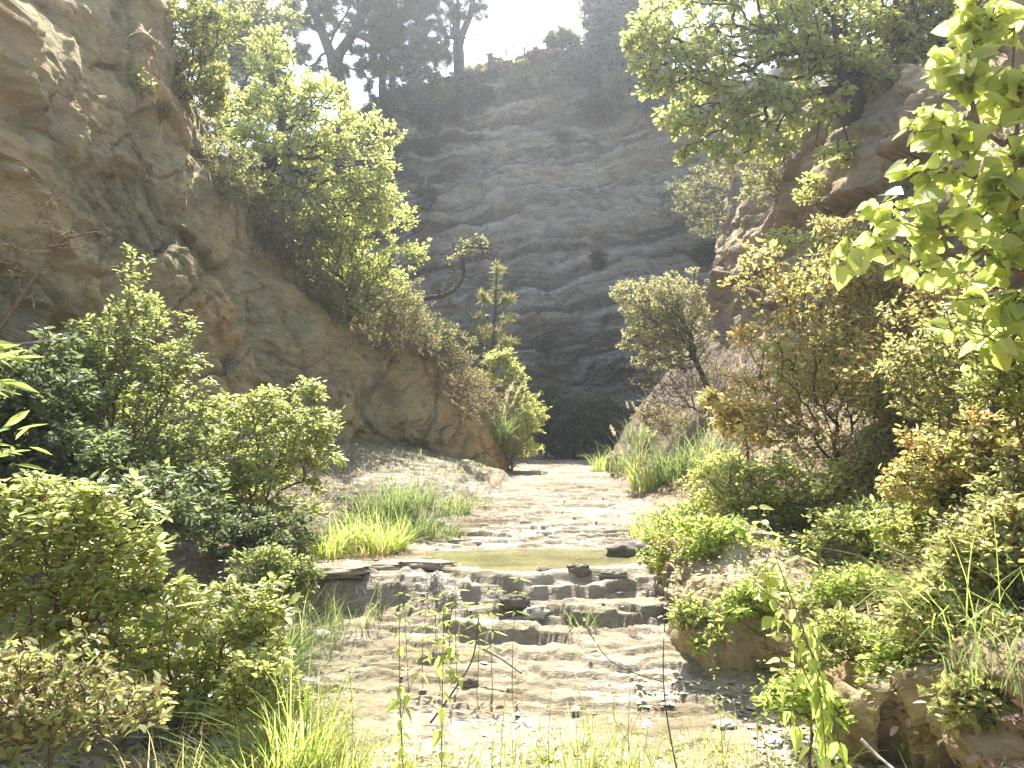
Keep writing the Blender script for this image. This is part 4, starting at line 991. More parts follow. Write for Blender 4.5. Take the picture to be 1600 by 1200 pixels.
plant('shrub', 'sparse twiggy shrub hanging under the lime oak tips', 'shrub', (1140, 345),
      [(1090, 290, 42, 30), (1112, 338, 38, 26), (1070, 312, 24, 28), (1100, 355, 30, 14)], 190, 1300, .05, 'oval', M['olive'], M['twig'], trunk_r=.025)
plant('shrub', 'rounded grey green shrub leaning out from the right cliff', 'shrub', (1108, 612),
      [(1000, 468, 40, 30), (1058, 458, 42, 30), (1080, 500, 36, 45), (1008, 525, 36, 42), (1055, 545, 42, 36), (972, 455, 20, 16), (1040, 500, 40, 40)], 330, 7000, .055, 'oval', M['silver'], M['bark'], trunk=[(1100, 592), (1085, 560)], trunk_r=.05, flat=.4, wild=1)
plant('shrub', 'twiggy half bare shrub below the rounded grey green shrub', 'shrub', (1090, 640), [(1060, 600, 40, 25), (1095, 575, 25, 30), (1020, 590, 30, 20), (1040, 625, 40, 20)], 200, 900, .04, 'oval', M['heath'], M['twig'], trunk_r=.02)
plant('broadleaf_tree', 'broad lime leaves of a near tree hanging in from the right edge', 'tree', (1700, 700),
      [(1560, 40, 40, 30), (1500, 110, 32, 30), (1585, 130, 35, 40), (1450, 190, 36, 22), (1530, 215, 40, 26), (1400, 235, 22, 14), (1600, 240, 40, 40), (1460, 275, 38, 20), (1395, 320, 30, 20), (1550, 300, 40, 28), (1470, 350, 40, 22), (1375, 375, 28, 14), (1430, 410, 34, 18), (1540, 390, 40, 26), (1600, 360, 30, 50), (1590, 460, 36, 34), (1500, 460, 28, 16), (1480, 510, 24, 14), (1560, 520, 30, 18), (1520, 20, 30, 20), (1330, 395, 14, 10)],
      120, 430, .115, 'heart', M['big'], M['twig'], loc=stand((1690, 620), 3.9), trunk=[(1690, 420), (1660, 300, -.1)], trunk_r=.03, tip_r=.0025, wild=.75, flat=.3, droop=.4, names=('trunk', 'crown'), curl=.12, bias=.2, bscale=1.2)
plant('shrub', 'airy shrub turning orange on the right slope', 'shrub', (1330, 760),
      [(1235, 470, 70, 50), (1305, 420, 60, 45), (1270, 555, 80, 60), (1195, 615, 55, 45), (1325, 600, 70, 60), (1240, 675, 80, 38), (1190, 400, 45, 25), (1350, 500, 60, 55), (1150, 440, 35, 12), (1160, 520, 30, 20)],
      340, 2500, .072, 'oval', M['autumn'], M['twig'], d=7.6, trunk_r=.025, flat=.5, wild=.9, arch=.3)
plant('shrub', 'clump of yellow and orange leaves jutting out over the green grass clump', 'shrub', (1180, 710), [(1140, 640, 40, 24), (1165, 670, 40, 24), (1115, 620, 18, 12)], 70, 520, .09, 'oval', M['autumn'], M['twig'], d=8.6, trunk_r=.014, flat=.5)
plant('shrub', 'tangled green and brown shrub under the broad lime leaves', 'shrub', (1560, 760),
      [(1530, 560, 70, 60), (1480, 640, 80, 55), (1575, 670, 45, 60), (1440, 560, 60, 50)], 300, 2000, .058, 'oval', M['mixed'], M['twig'], d=5.6, trunk_r=.018, flat=.5, wild=1, arch=.2)
plant('shrub', 'green leaved shrub on the slope between the orange shrub and the tangle', 'shrub', (1440, 800),
      [(1400, 700, 70, 45), (1350, 780, 70, 35), (1440, 750, 60, 50), (1390, 620, 50, 40)], 240, 1900, .055, 'oval', M['mixed'], M['twig'], d=6.6, trunk_r=.015, flat=.6, arch=.25)
plant('shrub', 'reddish brown tangle at the right edge above the overhanging rock', 'shrub', (1580, 930),
      [(1545, 820, 60, 45), (1590, 760, 40, 60), (1500, 860, 50, 25), (1600, 880, 40, 50)], 240, 1100, .05, 'oval', M['mixed'], M['twig'], d=4.4, trunk_r=.012, flat=.5, arch=.2)
plant('shrub', 'leafy shrub high on the right slope before the brown cliff', 'shrub', (1440, 470), [(1400, 440, 60, 40), (1470, 400, 60, 50), (1330, 380, 45, 25), (1250, 370, 50, 15)], 200, 1700, .07, 'oval', M['oak2'], M['twig'], d=8.8, trunk_r=.025, flat=.6)
dead_branch('dead_branch', 'pale bare stick slanting up on the right slope', [(1490, 640, 5.4), (1515, 590, 5.3), (1550, 555, 5.2), (1600, 530, 5.1)], .014, .006, M['pale_twig'], 3, .25)
dead_branch('dead_branch', 'long thin dead stem sloping down across the right bank', [(1380, 850, 5.0), (1440, 880, 4.7), (1500, 930, 4.5), (1530, 955, 4.4)], .008, .004, M['twig'], 2, .15)
dead_branch('dead_branch', 'curved pale root arching over the overhanging rock', [(1556, 1048, 3.3), (1564, 1022, 3.28), (1585, 1010, 3.25), (1620, 1004, 3.2)], .009, .007, M['pale_twig'], 2, .08)
dead_branch('dead_branch', 'white stick lying in the lower right gravel', [(1345, 1155, 3.35), (1370, 1180, 3.3), (1400, 1205, 3.2)], .008, .006, M['pale_twig'], 0)
dead_branch('dead_branch', 'bent brown bare bough over the layered bank face', [(1230, 850, 6.3), (1265, 838, 6.4), (1300, 825, 6.5), (1330, 800, 6.6)], .014, .007, M['pale_twig'], 3, .2)
plant('bramble', 'trailing bramble spilling over the layered bank beside the pool', 'bramble', (1105, 830),
      [(1050, 825, 42, 30), (1080, 870, 30, 45), (1030, 885, 36, 36), (1072, 800, 34, 22), (1085, 925, 16, 40), (1060, 860, 45, 45), (1020, 920, 25, 25)], 190, 1700, .052, 'oval', M['herb'], M['red_stem'], d=7.0, trunk_r=.007, arch=.3, droop=.2)
plant('bramble', 'loose bramble shoots in front of the layered bank face', 'bramble', (1240, 960),
      [(1190, 930, 40, 25), (1150, 950, 40, 20), (1210, 985, 45, 25), (1110, 1000, 30, 16)], 100, 700, .05, 'oval', M['herb'], M['red_stem'], d=5.2, trunk_r=.006, arch=.35)
tuft('grass_tuft', 'tall grass with pale plumes at the right side of the streambed end', (985, 735), 170, .8, .4, .5, M['sedge'], width=.016, plumes=9, pmat=M['drygrass'])
tuft('grass_tuft', 'dry plumed grass higher on the right bank end', (1005, 690), 160, .65, .3, .6, M['sedge'], width=.014, plumes=5, pmat=M['drygrass'])
tuft('grass_tuft', 'fresh green clump right of the plumed grass', (1015, 762), 330, .6, .3, .5, M['grass'], width=.015)
tuft('grass_tuft', 'darker green clump behind the fresh one', (1065, 745), 330, .7, .4, .6, M['sedge'], width=.014)
tuft('grass_tuft', 'arching grass under the orange leaf clump', (1110, 735), 260, .9, .35, .9, M['sedge'], width=.012)
tuft('grass_tuft', 'small tuft left of the plumed grass at the end of the streambed', (938, 735), 120, .6, .2, .5, M['grass'], width=.012)
tuft('grass_tuft', 'small tuft on the right shore of the pool', (1010, 835), 170, .38, .18, .6, M['grass'], width=.008)
tuft('grass_tuft', 'thin green tuft on the right slope above the gravel', (1420, 850), 320, .55, .3, .8, M['sedge'], width=.006)
tuft('grass_tuft', 'fine arching grass hanging at the edge of the overhanging rock', (1530, 980), 160, .6, .25, 1.1, M['grass'], width=.006, dirbias=2.6)
tuft('grass_tuft', 'grass tuft on the upper right slope by the pale stick', (1420, 640), 260, .7, .3, .8, M['sedge'], width=.009)

plant('shrub', 'dense green shrub on the brown right cliff under the lime oak', 'shrub', (1215, 300), [(1200, 265, 40, 35), (1240, 240, 40, 30), (1180, 300, 25, 20)], 110, 1300, .07, 'oval', M['olive'], M['twig'], trunk_r=.02)
plant('shrub', 'small leafy shrub in a crack of the brown right cliff', 'shrub', (1290, 330), [(1280, 300, 35, 25), (1310, 320, 25, 20)], 60, 500, .07, 'oval', M['oak2'], M['twig'], trunk_r=.015)
plant('shrub', 'brown scrub along the top of the right spur', 'shrub', (1150, 260), [(1160, 225, 35, 20), (1130, 270, 25, 25), (1185, 200, 35, 20)], 120, 1500, .06, 'oval', M['heath'], M['twig'], trunk_r=.015, flat=.3, wild=1)
plant('shrub', 'dry brown scrub on the slope behind the plumed grass', 'shrub', (1050, 690), [(1040, 655, 40, 25), (1080, 680, 35, 25), (1010, 650, 20, 20)], 120, 1200, .055, 'oval', M['heath'], M['twig'], trunk_r=.012, flat=.3, wild=1)
plant('shrub', 'green shrub between the orange shrub and the green grass clump', 'shrub', (1130, 770), [(1120, 730, 40, 25), (1160, 750, 40, 25), (1090, 750, 25, 18)], 110, 900, .055, 'oval', M['oak2'], M['twig'], d=9.6, trunk_r=.012, flat=.5)
plant('shrub', 'orange and green shrub high on the slope beside the broad lime leaves', 'shrub', (1400, 500), [(1360, 440, 50, 40), (1420, 470, 50, 40), (1300, 350, 40, 20), (1390, 400, 40, 30)], 150, 1300, .06, 'oval', M['autumn'], M['twig'], d=7.6, trunk_r=.014, flat=.5, arch=.25)
plant('shrub', 'sprawling green shrub at the right edge below the broad lime leaves', 'shrub', (1600, 640), [(1580, 540, 50, 50), (1610, 600, 50, 60), (1540, 600, 40, 40)], 130, 800, .06, 'oval', M['bramble'], M['twig'], d=4.6, trunk_r=.012, flat=.5, arch=.25)
for x0, y0, d_, bl, mt, nl, lab in [
    (1500, 1000, 4.2, [(1470, 930, 60, 35), (1540, 950, 50, 30), (1420, 960, 40, 25)], 'mixed', 900, 'tangled low shrub along the crest of the overhanging rock'),
    (1590, 1060, 3.4, [(1570, 1000, 50, 40), (1610, 1050, 40, 40)], 'mixed', 420, 'dry tangle hanging at the right edge over the dark rock'),
    (1340, 1040, 4.5, [(1320, 990, 50, 30), (1370, 1010, 40, 25), (1280, 1020, 35, 25)], 'bramble', 650, 'pale leaved bramble low on the bank right of the sapling'),
    (1260, 1130, 4.0, [(1240, 1090, 45, 30), (1290, 1110, 35, 25)], 'herb', 420, 'small leafy bramble at the foot of the drooping nettles'),
    (1450, 880, 5.2, [(1430, 830, 60, 35), (1490, 840, 45, 30)], 'oak2', 900, 'fresh green low shrub in the middle of the right slope'),
    (1090, 1000, 5.4, [(1080, 960, 30, 25), (1120, 975, 30, 20)], 'bramble', 330, 'little bramble at the left foot of the layered bank'),
    (1170, 880, 6.6, [(1150, 850, 45, 25), (1200, 860, 40, 25)], 'autumn', 520, 'low yellowing shrub on top of the layered bank')]:
    plant('shrub', lab, 'shrub', (x0, y0), bl, 90, nl, .05, 'oval', M[mt], M['twig'], d=d_, trunk_r=.008, flat=.6, wild=.9, arch=.25)
plant('tree', 'airy tree in the sky gap between the left cliff and the forked pine', 'tree', (390, 270), [(375, 60, 50, 55), (340, 130, 35, 40), (400, 160, 45, 45), (350, 20, 50, 40), (420, 30, 40, 40), (330, 190, 30, 30), (300, 90, 30, 40)], 260, 2600, .16, 'far', M['ridge'], M['bark'], d=20, trunk_r=.10, tip_r=.006, names=('trunk', 'crown'))
plant('shrub', 'dark shrub hanging over the sedge at the foot of the left ledges', 'shrub', (440, 930), [(415, 885, 50, 30), (455, 915, 40, 35), (400, 930, 40, 30), (480, 890, 25, 20)], 130, 1400, .05, 'oval', M['horn'], M['twig'], d=6.1, trunk_r=.012, arch=.3)
plant('bramble', 'bright bramble reaching over the pale boulders', 'bramble', (430, 1120), [(410, 1050, 45, 30), (450, 1090, 40, 25), (370, 1100, 50, 30)], 90, 480, .055, 'oval', M['bramble'], M['red_stem'], d=4.1, trunk_r=.006, arch=.35)
plant('bramble', 'green bramble draping the rounded end of the layered bank', 'bramble', (1090, 850), [(1060, 900, 30, 30), (1100, 880, 40, 30), (1130, 900, 35, 25), (1040, 860, 30, 25)], 150, 1300, .05, 'oval', M['oak2'], M['red_stem'], d=6.6, trunk_r=.006, arch=.3, droop=.2)
for x0, y0, d_, n_, h_, lab in [(700, 1195, 3.7, 70, .34, 'thin upright grass between the two nettles'), (655, 1170, 4.0, 60, .3, 'thin pale grass left of the two nettles'), (800, 1175, 3.9, 70, .34, 'thin upright grass by the bare dark twig'), (1030, 1185, 3.7, 90, .36, 'thin grass left of the thin dark stem'), (930, 1120, 4.4, 60, .4, 'lone thin stalks on the pale slab'), (1110, 1110, 4.3, 60, .3, 'thin grass in the upper gravel'), (480, 1110, 4.3, 120, .45, 'thin grass behind the tall fresh tuft'), (560, 1190, 3.6, 130, .34, 'loose grass right of the tall fresh tuft'), (1220, 1180, 3.6, 90, .4, 'thin grass under the drooping nettles')]:
    tuft('grass_tuft', lab, (x0, y0), n_, h_, .22, .45, M['grass'], d=d_, width=.006, group='grass tufts in the foreground')
for x0, y0, d_, lab in [(1480, 1040, 3.2, 'long grass hanging down the face of the dark overhanging rock'), (1570, 1035, 3.1, 'long thin grass at the right edge over the dark rock')]:
    tuft('grass_tuft', lab, (x0, y0), 110, .5, .22, 1.2, M['sedge'], d=d_, width=.005, dirbias=-1.8)
plant('shrub', 'dense dark shrub at the right edge standing over the overhanging rock', 'shrub', (1560, 1010), [(1530, 880, 60, 50), (1590, 850, 50, 60), (1480, 930, 50, 35), (1420, 960, 40, 25), (1600, 940, 40, 40)], 190, 2000, .055, 'oval', M['mixed'], M['twig'], d=3.75, trunk_r=.012, flat=.5, arch=.25)
for x0, y0, n_, h_, lab in [(700, 800, 260, .45, 'dark tuft on the pale shelf beyond the pool'), (640, 790, 300, .5, 'dark tuft at the back of the pale shelf under the spur'), (590, 800, 260, .5, 'dark tuft between the drooping shrub and the spur foot'), (740, 790, 140, .3, 'low tuft at the tip of the pale shelf')]:
    tuft('grass_tuft', lab, (x0, y0), n_, h_, .28, .8, M['sedge'], width=.009, group='grass tufts by the pool')
for x0, y0, d_, bl, mt, nl, lab in [
    (1420, 1090, 3.9, [(1400, 1060, 40, 30), (1440, 1090, 40, 30)], 'herb', 420, 'fresh leafy shrub growing in front of the overhanging rock'),
    (1540, 1150, 3.2, [(1510, 1090, 40, 30), (1570, 1120, 40, 35)], 'mixed', 420, 'browning shrub before the dark rock in the lower right corner'),
    (1200, 840, 7.0, [(1180, 780, 50, 35), (1230, 800, 50, 35), (1150, 740, 40, 25)], 'bramble', 1000, 'pale leafy shrub behind the sapling'),
    (1350, 880, 6.0, [(1320, 830, 60, 35), (1380, 820, 50, 35)], 'bramble', 950, 'pale green shrub on the slope right of the sapling'),
    (1510, 800, 5.0, [(1480, 720, 60, 45), (1540, 690, 50, 50), (1420, 760, 45, 30)], 'autumn', 1100, 'yellowing shrub in front of the tangle at the right edge'),
    (1300, 640, 8.6, [(1260, 600, 50, 40), (1310, 560, 50, 45), (1220, 560, 40, 30)], 'oak2', 1300, 'bright green shrub mixed into the orange shrub'),
    (1130, 850, 6.2, [(1120, 830, 50, 25), (1160, 870, 45, 25), (1090, 850, 35, 25)], 'herb', 900, 'fresh bramble mat over the rounded crest of the layered bank')]:
    plant('shrub', lab, 'shrub', (x0, y0), bl, 110, nl, .056, 'oval', M[mt], M['twig'], d=d_, trunk_r=.009, flat=.55, wild=.9, arch=.25)
# ---- grass by the pool and in front
for x0, y0, n_, h_, mt, lab in [(600, 862, 480, .50, 'grass', 'bright fountain of grass at the left shore of the pool'), (548, 858, 380, .48, 'grass', 'bright grass tuft just left of the fountain one'), (505, 868, 300, .48, 'grass', 'yellowing grass tuft beside the drooping shrub'),
                                (650, 838, 300, .46, 'sedge', 'dark tuft behind the left end of the pool'), (690, 838, 220, .32, 'sedge', 'short dark tuft against the shaded ledge'), (620, 810, 260, .55, 'sedge', 'tall dark tuft in the shade of the spur'), (570, 825, 200, .5, 'sedge', 'dark thin tuft back in the shade left of the tall one'),
                                (575, 868, 180, .3, 'drygrass', 'straw coloured tuft under the fountain of grass')]:
    tuft('grass_tuft', lab, (x0, y0), n_, h_, .20, .75, M[mt], width=.009, group='grass tufts by the pool')
for x0, y0, d_, n_, h_, lab in [(395, 1000, 5.0, 420, .75, 'big dark sedge arching over the brown ledge'), (350, 1010, 4.8, 300, .65, 'dark sedge behind the white downy stem'), (430, 965, 5.6, 260, .6, 'dark sedge at the foot of the left ledges')]:
    tuft('sedge_tuft', lab, (x0, y0), n_, h_, .22, .8, M['sedge'], d=d_, width=.008, cat='sedge', group='sedges on the left bank', dirbias=-.5)
for x0, y0, d_, n_, h_, sp, mt, lab in [
    (462, 1170, 3.9, 300, .62, .14, 'grass', 'tall fresh grass tuft in the foreground beside the pale boulders'), (415, 1190, 3.7, 260, .45, .2, 'grass', 'shorter grass left of the tall fresh tuft'), (520, 1185, 3.8, 200, .36, .16, 'grass', 'grass at the right foot of the tall fresh tuft'),
    (905, 1190, 3.7, 130, .42, .12, 'grass', 'upright grass in the middle foreground'), (950, 1195, 3.6, 170, .36, .2, 'grass', 'spreading grass right of the upright one'), (985, 1160, 3.8, 80, .42, .2, 'grass', 'thin scattered stalks on the white gravel'),
    (330, 1200, 3.5, 190, .34, .2, 'grass', 'grass patch below the low bramble'), (845, 1200, 3.5, 110, .26, .2, 'grass', 'low thin grass left of the upright grass'), (600, 1200, 3.6, 120, .22, .2, 'grass', 'short grass at the foot of the leafy nettle'),
    (1160, 1200, 3.5, 90, .28, .2, 'grass', 'sparse grass on the gravel by the thin dark stem'), (740, 1205, 3.5, 80, .2, .2, 'drygrass', 'pale dry grass in the foreground centre'), (270, 1160, 3.8, 140, .35, .2, 'drygrass', 'dry grass beside the half dry bramble'),
    (560, 940, 6.2, 60, .42, .2, 'sedge', 'wispy dark stalks leaning over the recessed ledge'), (500, 950, 6.0, 90, .45, .2, 'sedge', 'wispy stalks by the left end of the recessed ledge'), (910, 945, 6.0, 60, .28, .12, 'sedge', 'wispy stalks on the right ledges')]:
    tuft('grass_tuft', lab, (x0, y0), n_, h_, sp, .5, M[mt], d=d_, width=.0075, group='grass tufts in the foreground')

# ---- herbs
herb('nettle', 'leafy nettle with hanging leaves, left one of the foreground pair', (632, 1190), (624, 935), 11, .085, 'nettle', M['herb'], M['green_stem'], d=3.9, droop=1.1, forks=1)
herb('nettle', 'leafy nettle with hanging leaves, right one of the foreground pair', (690, 1200), (694, 920), 11, .08, 'nettle', M['herb'], M['green_stem'], d=3.8, droop=1.0, forks=2)
herb('nettle', 'tall drooping nettle before the right gravel', (1345, 1195), (1212, 870), 13, .105, 'nettle', M['herb'], M['twig'], d=3.4, droop=1.3, r=.007, forks=3)
herb('nettle', 'pale drooping nettle beside the tall one', (1290, 1195), (1262, 960), 10, .10, 'nettle', M['herb'], M['green_stem'], d=3.3, droop=1.5, forks=2)
herb('sapling', 'young sapling with level heart leaves in front of the layered bank', (1235, 1030), (1185, 790), 11, .105, 'heart', M['big'], M['twig'], d=4.6, droop=.15, forks=2, taper=.3)
herb('plant', 'thin dark stem with grey leaves at its top, rising from a brown clump', (1075, 1195), (1045, 890), 9, .06, 'oval', M['silver'], M['bark'], d=3.6, droop=.1, start=.55, r=.0045, forks=1)
tuft('grass_tuft', 'brown dead clump at the foot of the thin dark stem', (1080, 1195), 120, .16, .06, .7, M['litter'], d=3.6, width=.006)
dead_branch('twig', 'bare dark twig leaning right across the rock slabs', [(672, 1130, 4.2), (705, 1085, 4.25), (738, 1030, 4.3), (748, 965, 4.3)], .006, .003, M['bark'], 3, .2)
for k, (x0, y0, x1, y1, lab) in enumerate([(640, 985, 632, 925, 'yellow green shoot left in the row of shoots before the pool'), (716, 985, 712, 915, 'shoot with narrow leaves next to the grey lichen tuft'), (770, 985, 776, 915, 'shoot in the middle of the row before the pool'),
                                    (800, 965, 812, 900, 'tallest yellow shoot near the pool edge'), (745, 990, 744, 935, 'short leafy shoot between two taller ones'), (690, 1010, 688, 955, 'low shoot over the rock slab edge'), (662, 980, 668, 930, 'small shoot behind the leafy nettle')]):
    herb('shoot', lab, (x0, y0), (x1, y1), 5, .10, 'lance', M['herb'], M['green_stem'], d=5.2, droop=.15, whorl=4, start=.35, taper=.2, r=.003, group='shoots before the pool')
for x0, y0, x1, y1, d_, lab in [(990, 1180, 985, 1060, 3.7, 'slim herb on the white gravel'), (1130, 1160, 1115, 1040, 4.0, 'slim herb near the gravel edge'), (780, 1190, 790, 1080, 3.6, 'slim herb by the bare dark twig'), (550, 1150, 545, 1040, 4.0, 'slim herb next to the tall fresh grass'), (1180, 1120, 1190, 1030, 4.2, 'herb on the gravel before the sapling'), (860, 1160, 862, 1080, 3.8, 'tiny herb by the upright grass')]:
    herb('plant', lab, (x0, y0), (x1, y1), 7, .045, 'oval', M['herb'], M['green_stem'], d=d_, droop=.3, start=.2, r=.0025, forks=2, group='slim herbs in the foreground')
for x0, y0, lab in [(680, 925, 'first grey lichen tuft on the ledge before the pool'), (703, 945, 'lower grey lichen tuft beside the row of shoots')]:
    plant('lichen_tuft', lab, 'plant', (x0, y0), [(x0, y0 - 14, 13, 15)], 70, 420, .022, 'oval', M['pale_leaf'], M['twig'], d=5.9, trunk_r=.004, tip_r=.0015, wild=1)
# ------------------------------------------------------------------ stones and litter
M['stone'] = rock_mat('loose_stone', [(0.25, (0.27, 0.23, 0.17)), (0.42, (0.38, 0.34, 0.265)), (0.58, (0.48, 0.44, 0.37)), (0.75, (0.56, 0.53, 0.46))], (1, 1, 2.5), bump=.008, stain=(.12, .10, .065), stain_amt=.45, fine=16)
M['ledge'] = M['bed']
M['darkstone'] = rock_mat('dark_wet_stone', [(0.25, (0.07, 0.058, 0.04)), (0.5, (0.145, 0.12, 0.085)), (0.75, (0.26, 0.22, 0.165))], (1, 1, 2.5), bump=.008, stain=(.06, .05, .03), stain_amt=.5, fine=16)
for x0, y0, rx, ry, rz, mt, rot, d_, lab in [
    (420, 1060, .17, .13, .09, 'stone', .3, 4.6, 'pale boulder behind the tall fresh grass'), (385, 1095, .15, .12, .08, 'stone', 1.1, 4.3, 'pale boulder lower left of the other pale boulders'), (455, 1085, .10, .08, .06, 'stone', .2, 4.4, 'small pale boulder nearest the tall fresh grass'),
    (225, 1120, .13, .10, .07, 'darkstone', .4, 3.9, 'grey boulder under the low bramble'), (250, 1060, .16, .12, .10, 'darkstone', .8, 4.4, 'brown boulder half hidden in the low bramble'),
    (905, 891, .085, .06, .05, 'darkstone', .1, 6.6, 'dark rounded stone at the front edge of the pool'), (850, 893, .06, .05, .03, 'darkstone', .5, 6.58, 'flat dark stone left of the rounded one at the pool edge'), (958, 893, .12, .06, .04, 'darkstone', -.1, 6.6, 'long dark stone right of the rounded one at the pool edge'),
    (992, 866, .26, .14, .085, 'darkstone', .15, 7.6, 'wedge shaped dark rock at the right end of the pool'), (700, 848, .15, .09, .035, 'ledge', .1, 8.3, 'pale slab at the left end of the pool'), (745, 1000 - 145, .05, .04, .025, 'stone', .3, 8.2, 'little stone on the far shore of the pool'),
    (600, 882, .34, .16, .045, 'ledge', -.05, 6.95, 'flat slab lying at the left shore before the bright grass'), (525, 895, .30, .20, .05, 'ledge', .12, 6.75, 'broad slab at the left end of the ledge'), (667, 884, .24, .10, .04, 'ledge', -.12, 6.85, 'brown slab between the bright grass and the pool'),
    (500, 978, .06, .05, .04, 'stone', .9, 6.0, 'small lumpy stone on the brown ledge'), (735, 1020, .055, .035, .04, 'darkstone', .2, 5.3, 'blocky grey stone on the rock slabs'), (805, 925, .12, .07, .05, 'darkstone', .1, 6.25, 'mossy stone beside the tallest yellow shoot'), (835, 932, .10, .07, .05, 'stone', .5, 6.2, 'pale stone just right of the mossy stone'),
    (1130, 1060, .06, .05, .025, 'stone', .3, 4.7, 'stone in the upper gravel'), (1205, 1080, .07, .05, .03, 'stone', 1.2, 4.4, 'stone at the right edge of the gravel')]:
    rock('rock', lab, (x0, y0), rx, ry, rz, M[mt], hash_str(lab) % 97, d=d_, rot=rot)
dead_branch('fallen_branch', 'weathered stick lying across the rock slabs', [(752, 1012, 5.4), (785, 1030, 5.3), (815, 1052, 5.2)], .012, .008, M['pale_twig'], 2, .15)

def scatter(V, soil, n, rng, xr, yr, smin=.35, per_area=True):
    Nn = gnormals(V)
    a = np.linalg.norm(np.cross(np.gradient(V, axis=0), np.gradient(V, axis=1)), axis=-1)
    w_ = a * (soil > smin) * (V[..., 0] > xr[0]) * (V[..., 0] < xr[1]) * (V[..., 1] > yr[0]) * (V[..., 1] < yr[1])
    w_ = w_ / np.maximum(V[..., 1], 2.5) ** 1.0
    k = rng.choice(w_.size, n, p=(w_ / w_.sum()).ravel())
    p = V.reshape(-1, 3)[k]; nn = Nn.reshape(-1, 3)[k]
    nn = nn * np.sign(nn[:, 2:3] + 1e-9)
    t = unit(np.cross(nn, rng.normal(size=nn.shape)))
    return p + t * rng.normal(0, .03, (n, 1)), nn

rg = np.random.default_rng(77)
BEDV = np.stack([X, Y, Z], -1); BEDS = sm[..., 0]
def litter(name, V, soil, n, xr, yr, size, mat, smin=.35, lift=.012, stand_up=0.0, kind='oval'):
    p, nn = scatter(V, soil, n, rg, xr, yr, smin)
    T = unit(np.cross(nn, rg.normal(size=nn.shape)) + stand_up * nn * rg.random((n, 1)) * 1.5)
    Nn = unit(nn + .35 * rg.normal(size=nn.shape))
    o = bake_leaves(name, p + nn * lift * rg.random((n, 1)) * 2, T, Nn, size * rg.uniform(.5, 1.4, n), kind, mat, None, rg.random(n))
    return tag(o, kind='stuff')
litter('leaf_litter', BV, BSOIL, 15000, (1.0, 7), (2.6, 13), .05, M['litter'], .4)
litter('leaf_litter', BEDV, BEDS, 6500, (-6, -1.4), (2.8, 12), .05, M['litter'], .55)
def weeds(name, V, soil, n, xr, yr, hgt, mat, smin=.35, k=7, size=.03):
    p, nn = scatter(V, soil, n, rg, xr, yr, smin)
    up = unit(.6 * nn + np.array([0, 0, 1.0]) + .35 * rg.normal(size=nn.shape))
    h = hgt * rg.uniform(.3, 1.3, n)
    pos = np.repeat(p, k, 0) + np.repeat(up * h[:, None], k, 0) * rg.random((n * k, 1)) + rg.normal(0, .02, (n * k, 3))
    a = rg.uniform(0, 6.28, n * k)
    T = np.stack([np.cos(a), np.sin(a), rg.normal(.1, .35, n * k)], -1)
    o = bake_leaves(name, pos, T, np.array([0, 0, 1.0]) + .4 * rg.normal(size=T.shape), size * rg.uniform(.5, 1.4, n * k), 'oval', mat, None, np.repeat(rg.random(n), k) * .6 + .4 * rg.random(n * k))
    return tag(o, kind='stuff')
weeds('weeds', BV, BSOIL, 1500, (1.2, 6), (3.2, 12), .14, M['mixed'], .3)
weeds('weeds', BV, BSOIL, 700, (1.0, 3.4), (3.0, 8), .10, M['herb'], .25)
weeds('weeds', BEDV, BEDS * 0 + 1, 520, (-3.0, -.95), (2.6, 4.9), .16, M['bramble'], .2, k=9, size=.035)
litter('leaf_litter', BEDV, BEDS * 0 + 1, 2500, (-3.2, -1.1), (2.5, 5), .045, M['litter'], .2)
BHI = (BV[..., 2] > .25).astype(float)
weeds('weeds', BV, BHI, 1500, (1.2, 4.6), (3.4, 9), .13, M['bramble'], .5, k=8, size=.03)
litter('leaf_litter', BV, BHI, 5000, (1.2, 4.6), (3.0, 9), .045, M['litter'], .5)
weeds('weeds', BEDV, BEDS, 900, (-5, -1.4), (3.0, 11), .16, M['bramble'], .5)
weeds('weeds', BEDV, BEDS * 0 + 1, 620, (-1.9, 1.7), (3.0, 4.4), .12, M['bramble'], .2, k=9, size=.026)
def grass_cover(name, V, soil, n, xr, yr, h, mat, smin):
    p, nn = scatter(V, soil, n, rg, xr, yr, smin)
    Vv, f, c = blades(p - nn * .02, h * rg.uniform(.3, 1.3, n), rg.uniform(.2, 1.3, n), rg.uniform(0, 6.28, n), rg.uniform(.003, .007, n) * (1 + p[:, 1] * .06), rg)
    return tag(mk(name, Vv, [f], mat, None, {'rnd': np.repeat(rg.random(n), 10)}, smooth=False), kind='stuff')
grass_cover('dry_grass_cover', BV, BSOIL, 5500, (1.2, 7), (3, 14), .20, M['drygrass'], .45)
grass_cover('grass_cover', BV, BSOIL, 2600, (1.2, 7), (3, 18), .22, M['sedge'], .45)
grass_cover('grass_cover', BEDV, BEDS, 3000, (-6, -1.3), (3, 14), .2, M['sedge'], .5)
grass_cover('grass_cover', BEDV, (BEDV[..., 2] > 1.05).astype(float), 1500, (-3.2, -.35), (8.7, 14), .16, M['sedge'], .5)
grass_cover('dry_grass_cover', SV, np.clip(SV[..., 2] * 0 + 1, 0, 1) * (spaced([8, 80, 90, 80, 24, 12])[:, None] > 2.6), 2600, (-7, .2), (9, 19), .26, M['drygrass'], .5)

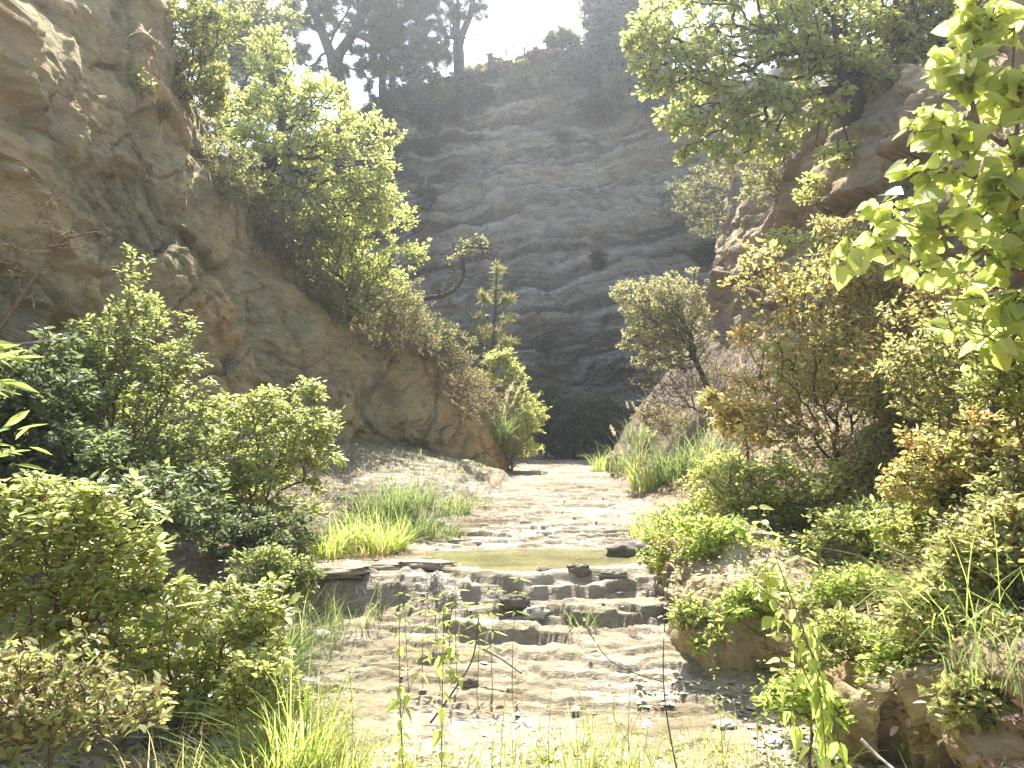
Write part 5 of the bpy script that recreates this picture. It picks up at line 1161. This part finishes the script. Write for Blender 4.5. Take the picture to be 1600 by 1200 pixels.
# gravel: loose angular pebbles, one heap nobody could count
def gravel(name, n, xr, yr, size, mat):
    p, nn = scatter(BEDV, BEDS * 0 + 1, n, rg, xr, yr, 0)
    keep = fbm(p * 1.1, 3, seed=401) > -.12
    p = p[keep]; n = len(p)
    base = np.array([[1, 0, 0], [.3, .9, .1], [-.8, .6, 0], [-.9, -.5, .1], [.2, -1, 0], [.3, .1, .75], [-.4, .0, .6], [0, 0, -.5]], float)
    fc = np.array([[0, 1, 5], [1, 2, 6], [1, 6, 5], [2, 3, 6], [3, 4, 5], [3, 5, 6], [4, 0, 5], [0, 7, 1], [1, 7, 2], [2, 7, 3], [3, 7, 4], [4, 7, 0]])
    s = size * np.exp(rg.normal(-.1, .5, n)); a = rg.uniform(0, 6.28, n)
    v = base[None] * (1 + .25 * rg.normal(size=(n, 8, 3))) * s[:, None, None] * np.array([1, .8, .3])
    c, d_ = np.cos(a)[:, None], np.sin(a)[:, None]
    v = np.stack([v[..., 0] * c - v[..., 1] * d_, v[..., 0] * d_ + v[..., 1] * c, v[..., 2]], -1) + p[:, None] + np.array([0, 0, .12]) * s[:, None, None]
    f = (np.arange(n) * 8)[:, None, None] + fc[None]
    return tag(mk(name, v.reshape(-1, 3), [f.reshape(-1, 3)], mat, None, {'tone': np.repeat(rg.random(n), 8), 'dirt_shade': np.zeros(n * 8), 'soil': np.zeros(n * 8)}, smooth=False), kind='stuff')
gravel('gravel', 3400, (.75, 2.0), (3.0, 5.2), .014, M['stone'])
gravel('gravel', 1800, (-1.2, .7), (2.9, 4.4), .013, M['stone'])
gravel('gravel', 900, (-1.9, 1.9), (4.4, 12), .014, M['stone'])
# ------------------------------------------------------------------ added fog volume that stands in for lens glare
def glare_haze_box(lo, hi, density, aniso):
    x0, y0, z0 = lo; x1, y1, z1 = hi
    V = [(x0, y0, z0), (x1, y0, z0), (x1, y1, z0), (x0, y1, z0), (x0, y0, z1), (x1, y0, z1), (x1, y1, z1), (x0, y1, z1)]
    Fq = [(3, 2, 1, 0), (4, 5, 6, 7), (0, 1, 5, 4), (1, 2, 6, 5), (2, 3, 7, 6), (3, 0, 4, 7)]
    n = N('glare_haze_mat')
    v = n.n('ShaderNodeVolumePrincipled')
    v.inputs['Color'].default_value = (.90, .95, 1, 1); v.inputs['Density'].default_value = density; v.inputs['Anisotropy'].default_value = aniso
    n.l(v.outputs[0], n.out.inputs['Volume'])
    o = mk('glare_haze', V, [Fq], n.m, smooth=False); tag(o, kind='stuff')
glare_haze_box((-240, -110, -9), (240, 200, 34), .0017, .65)
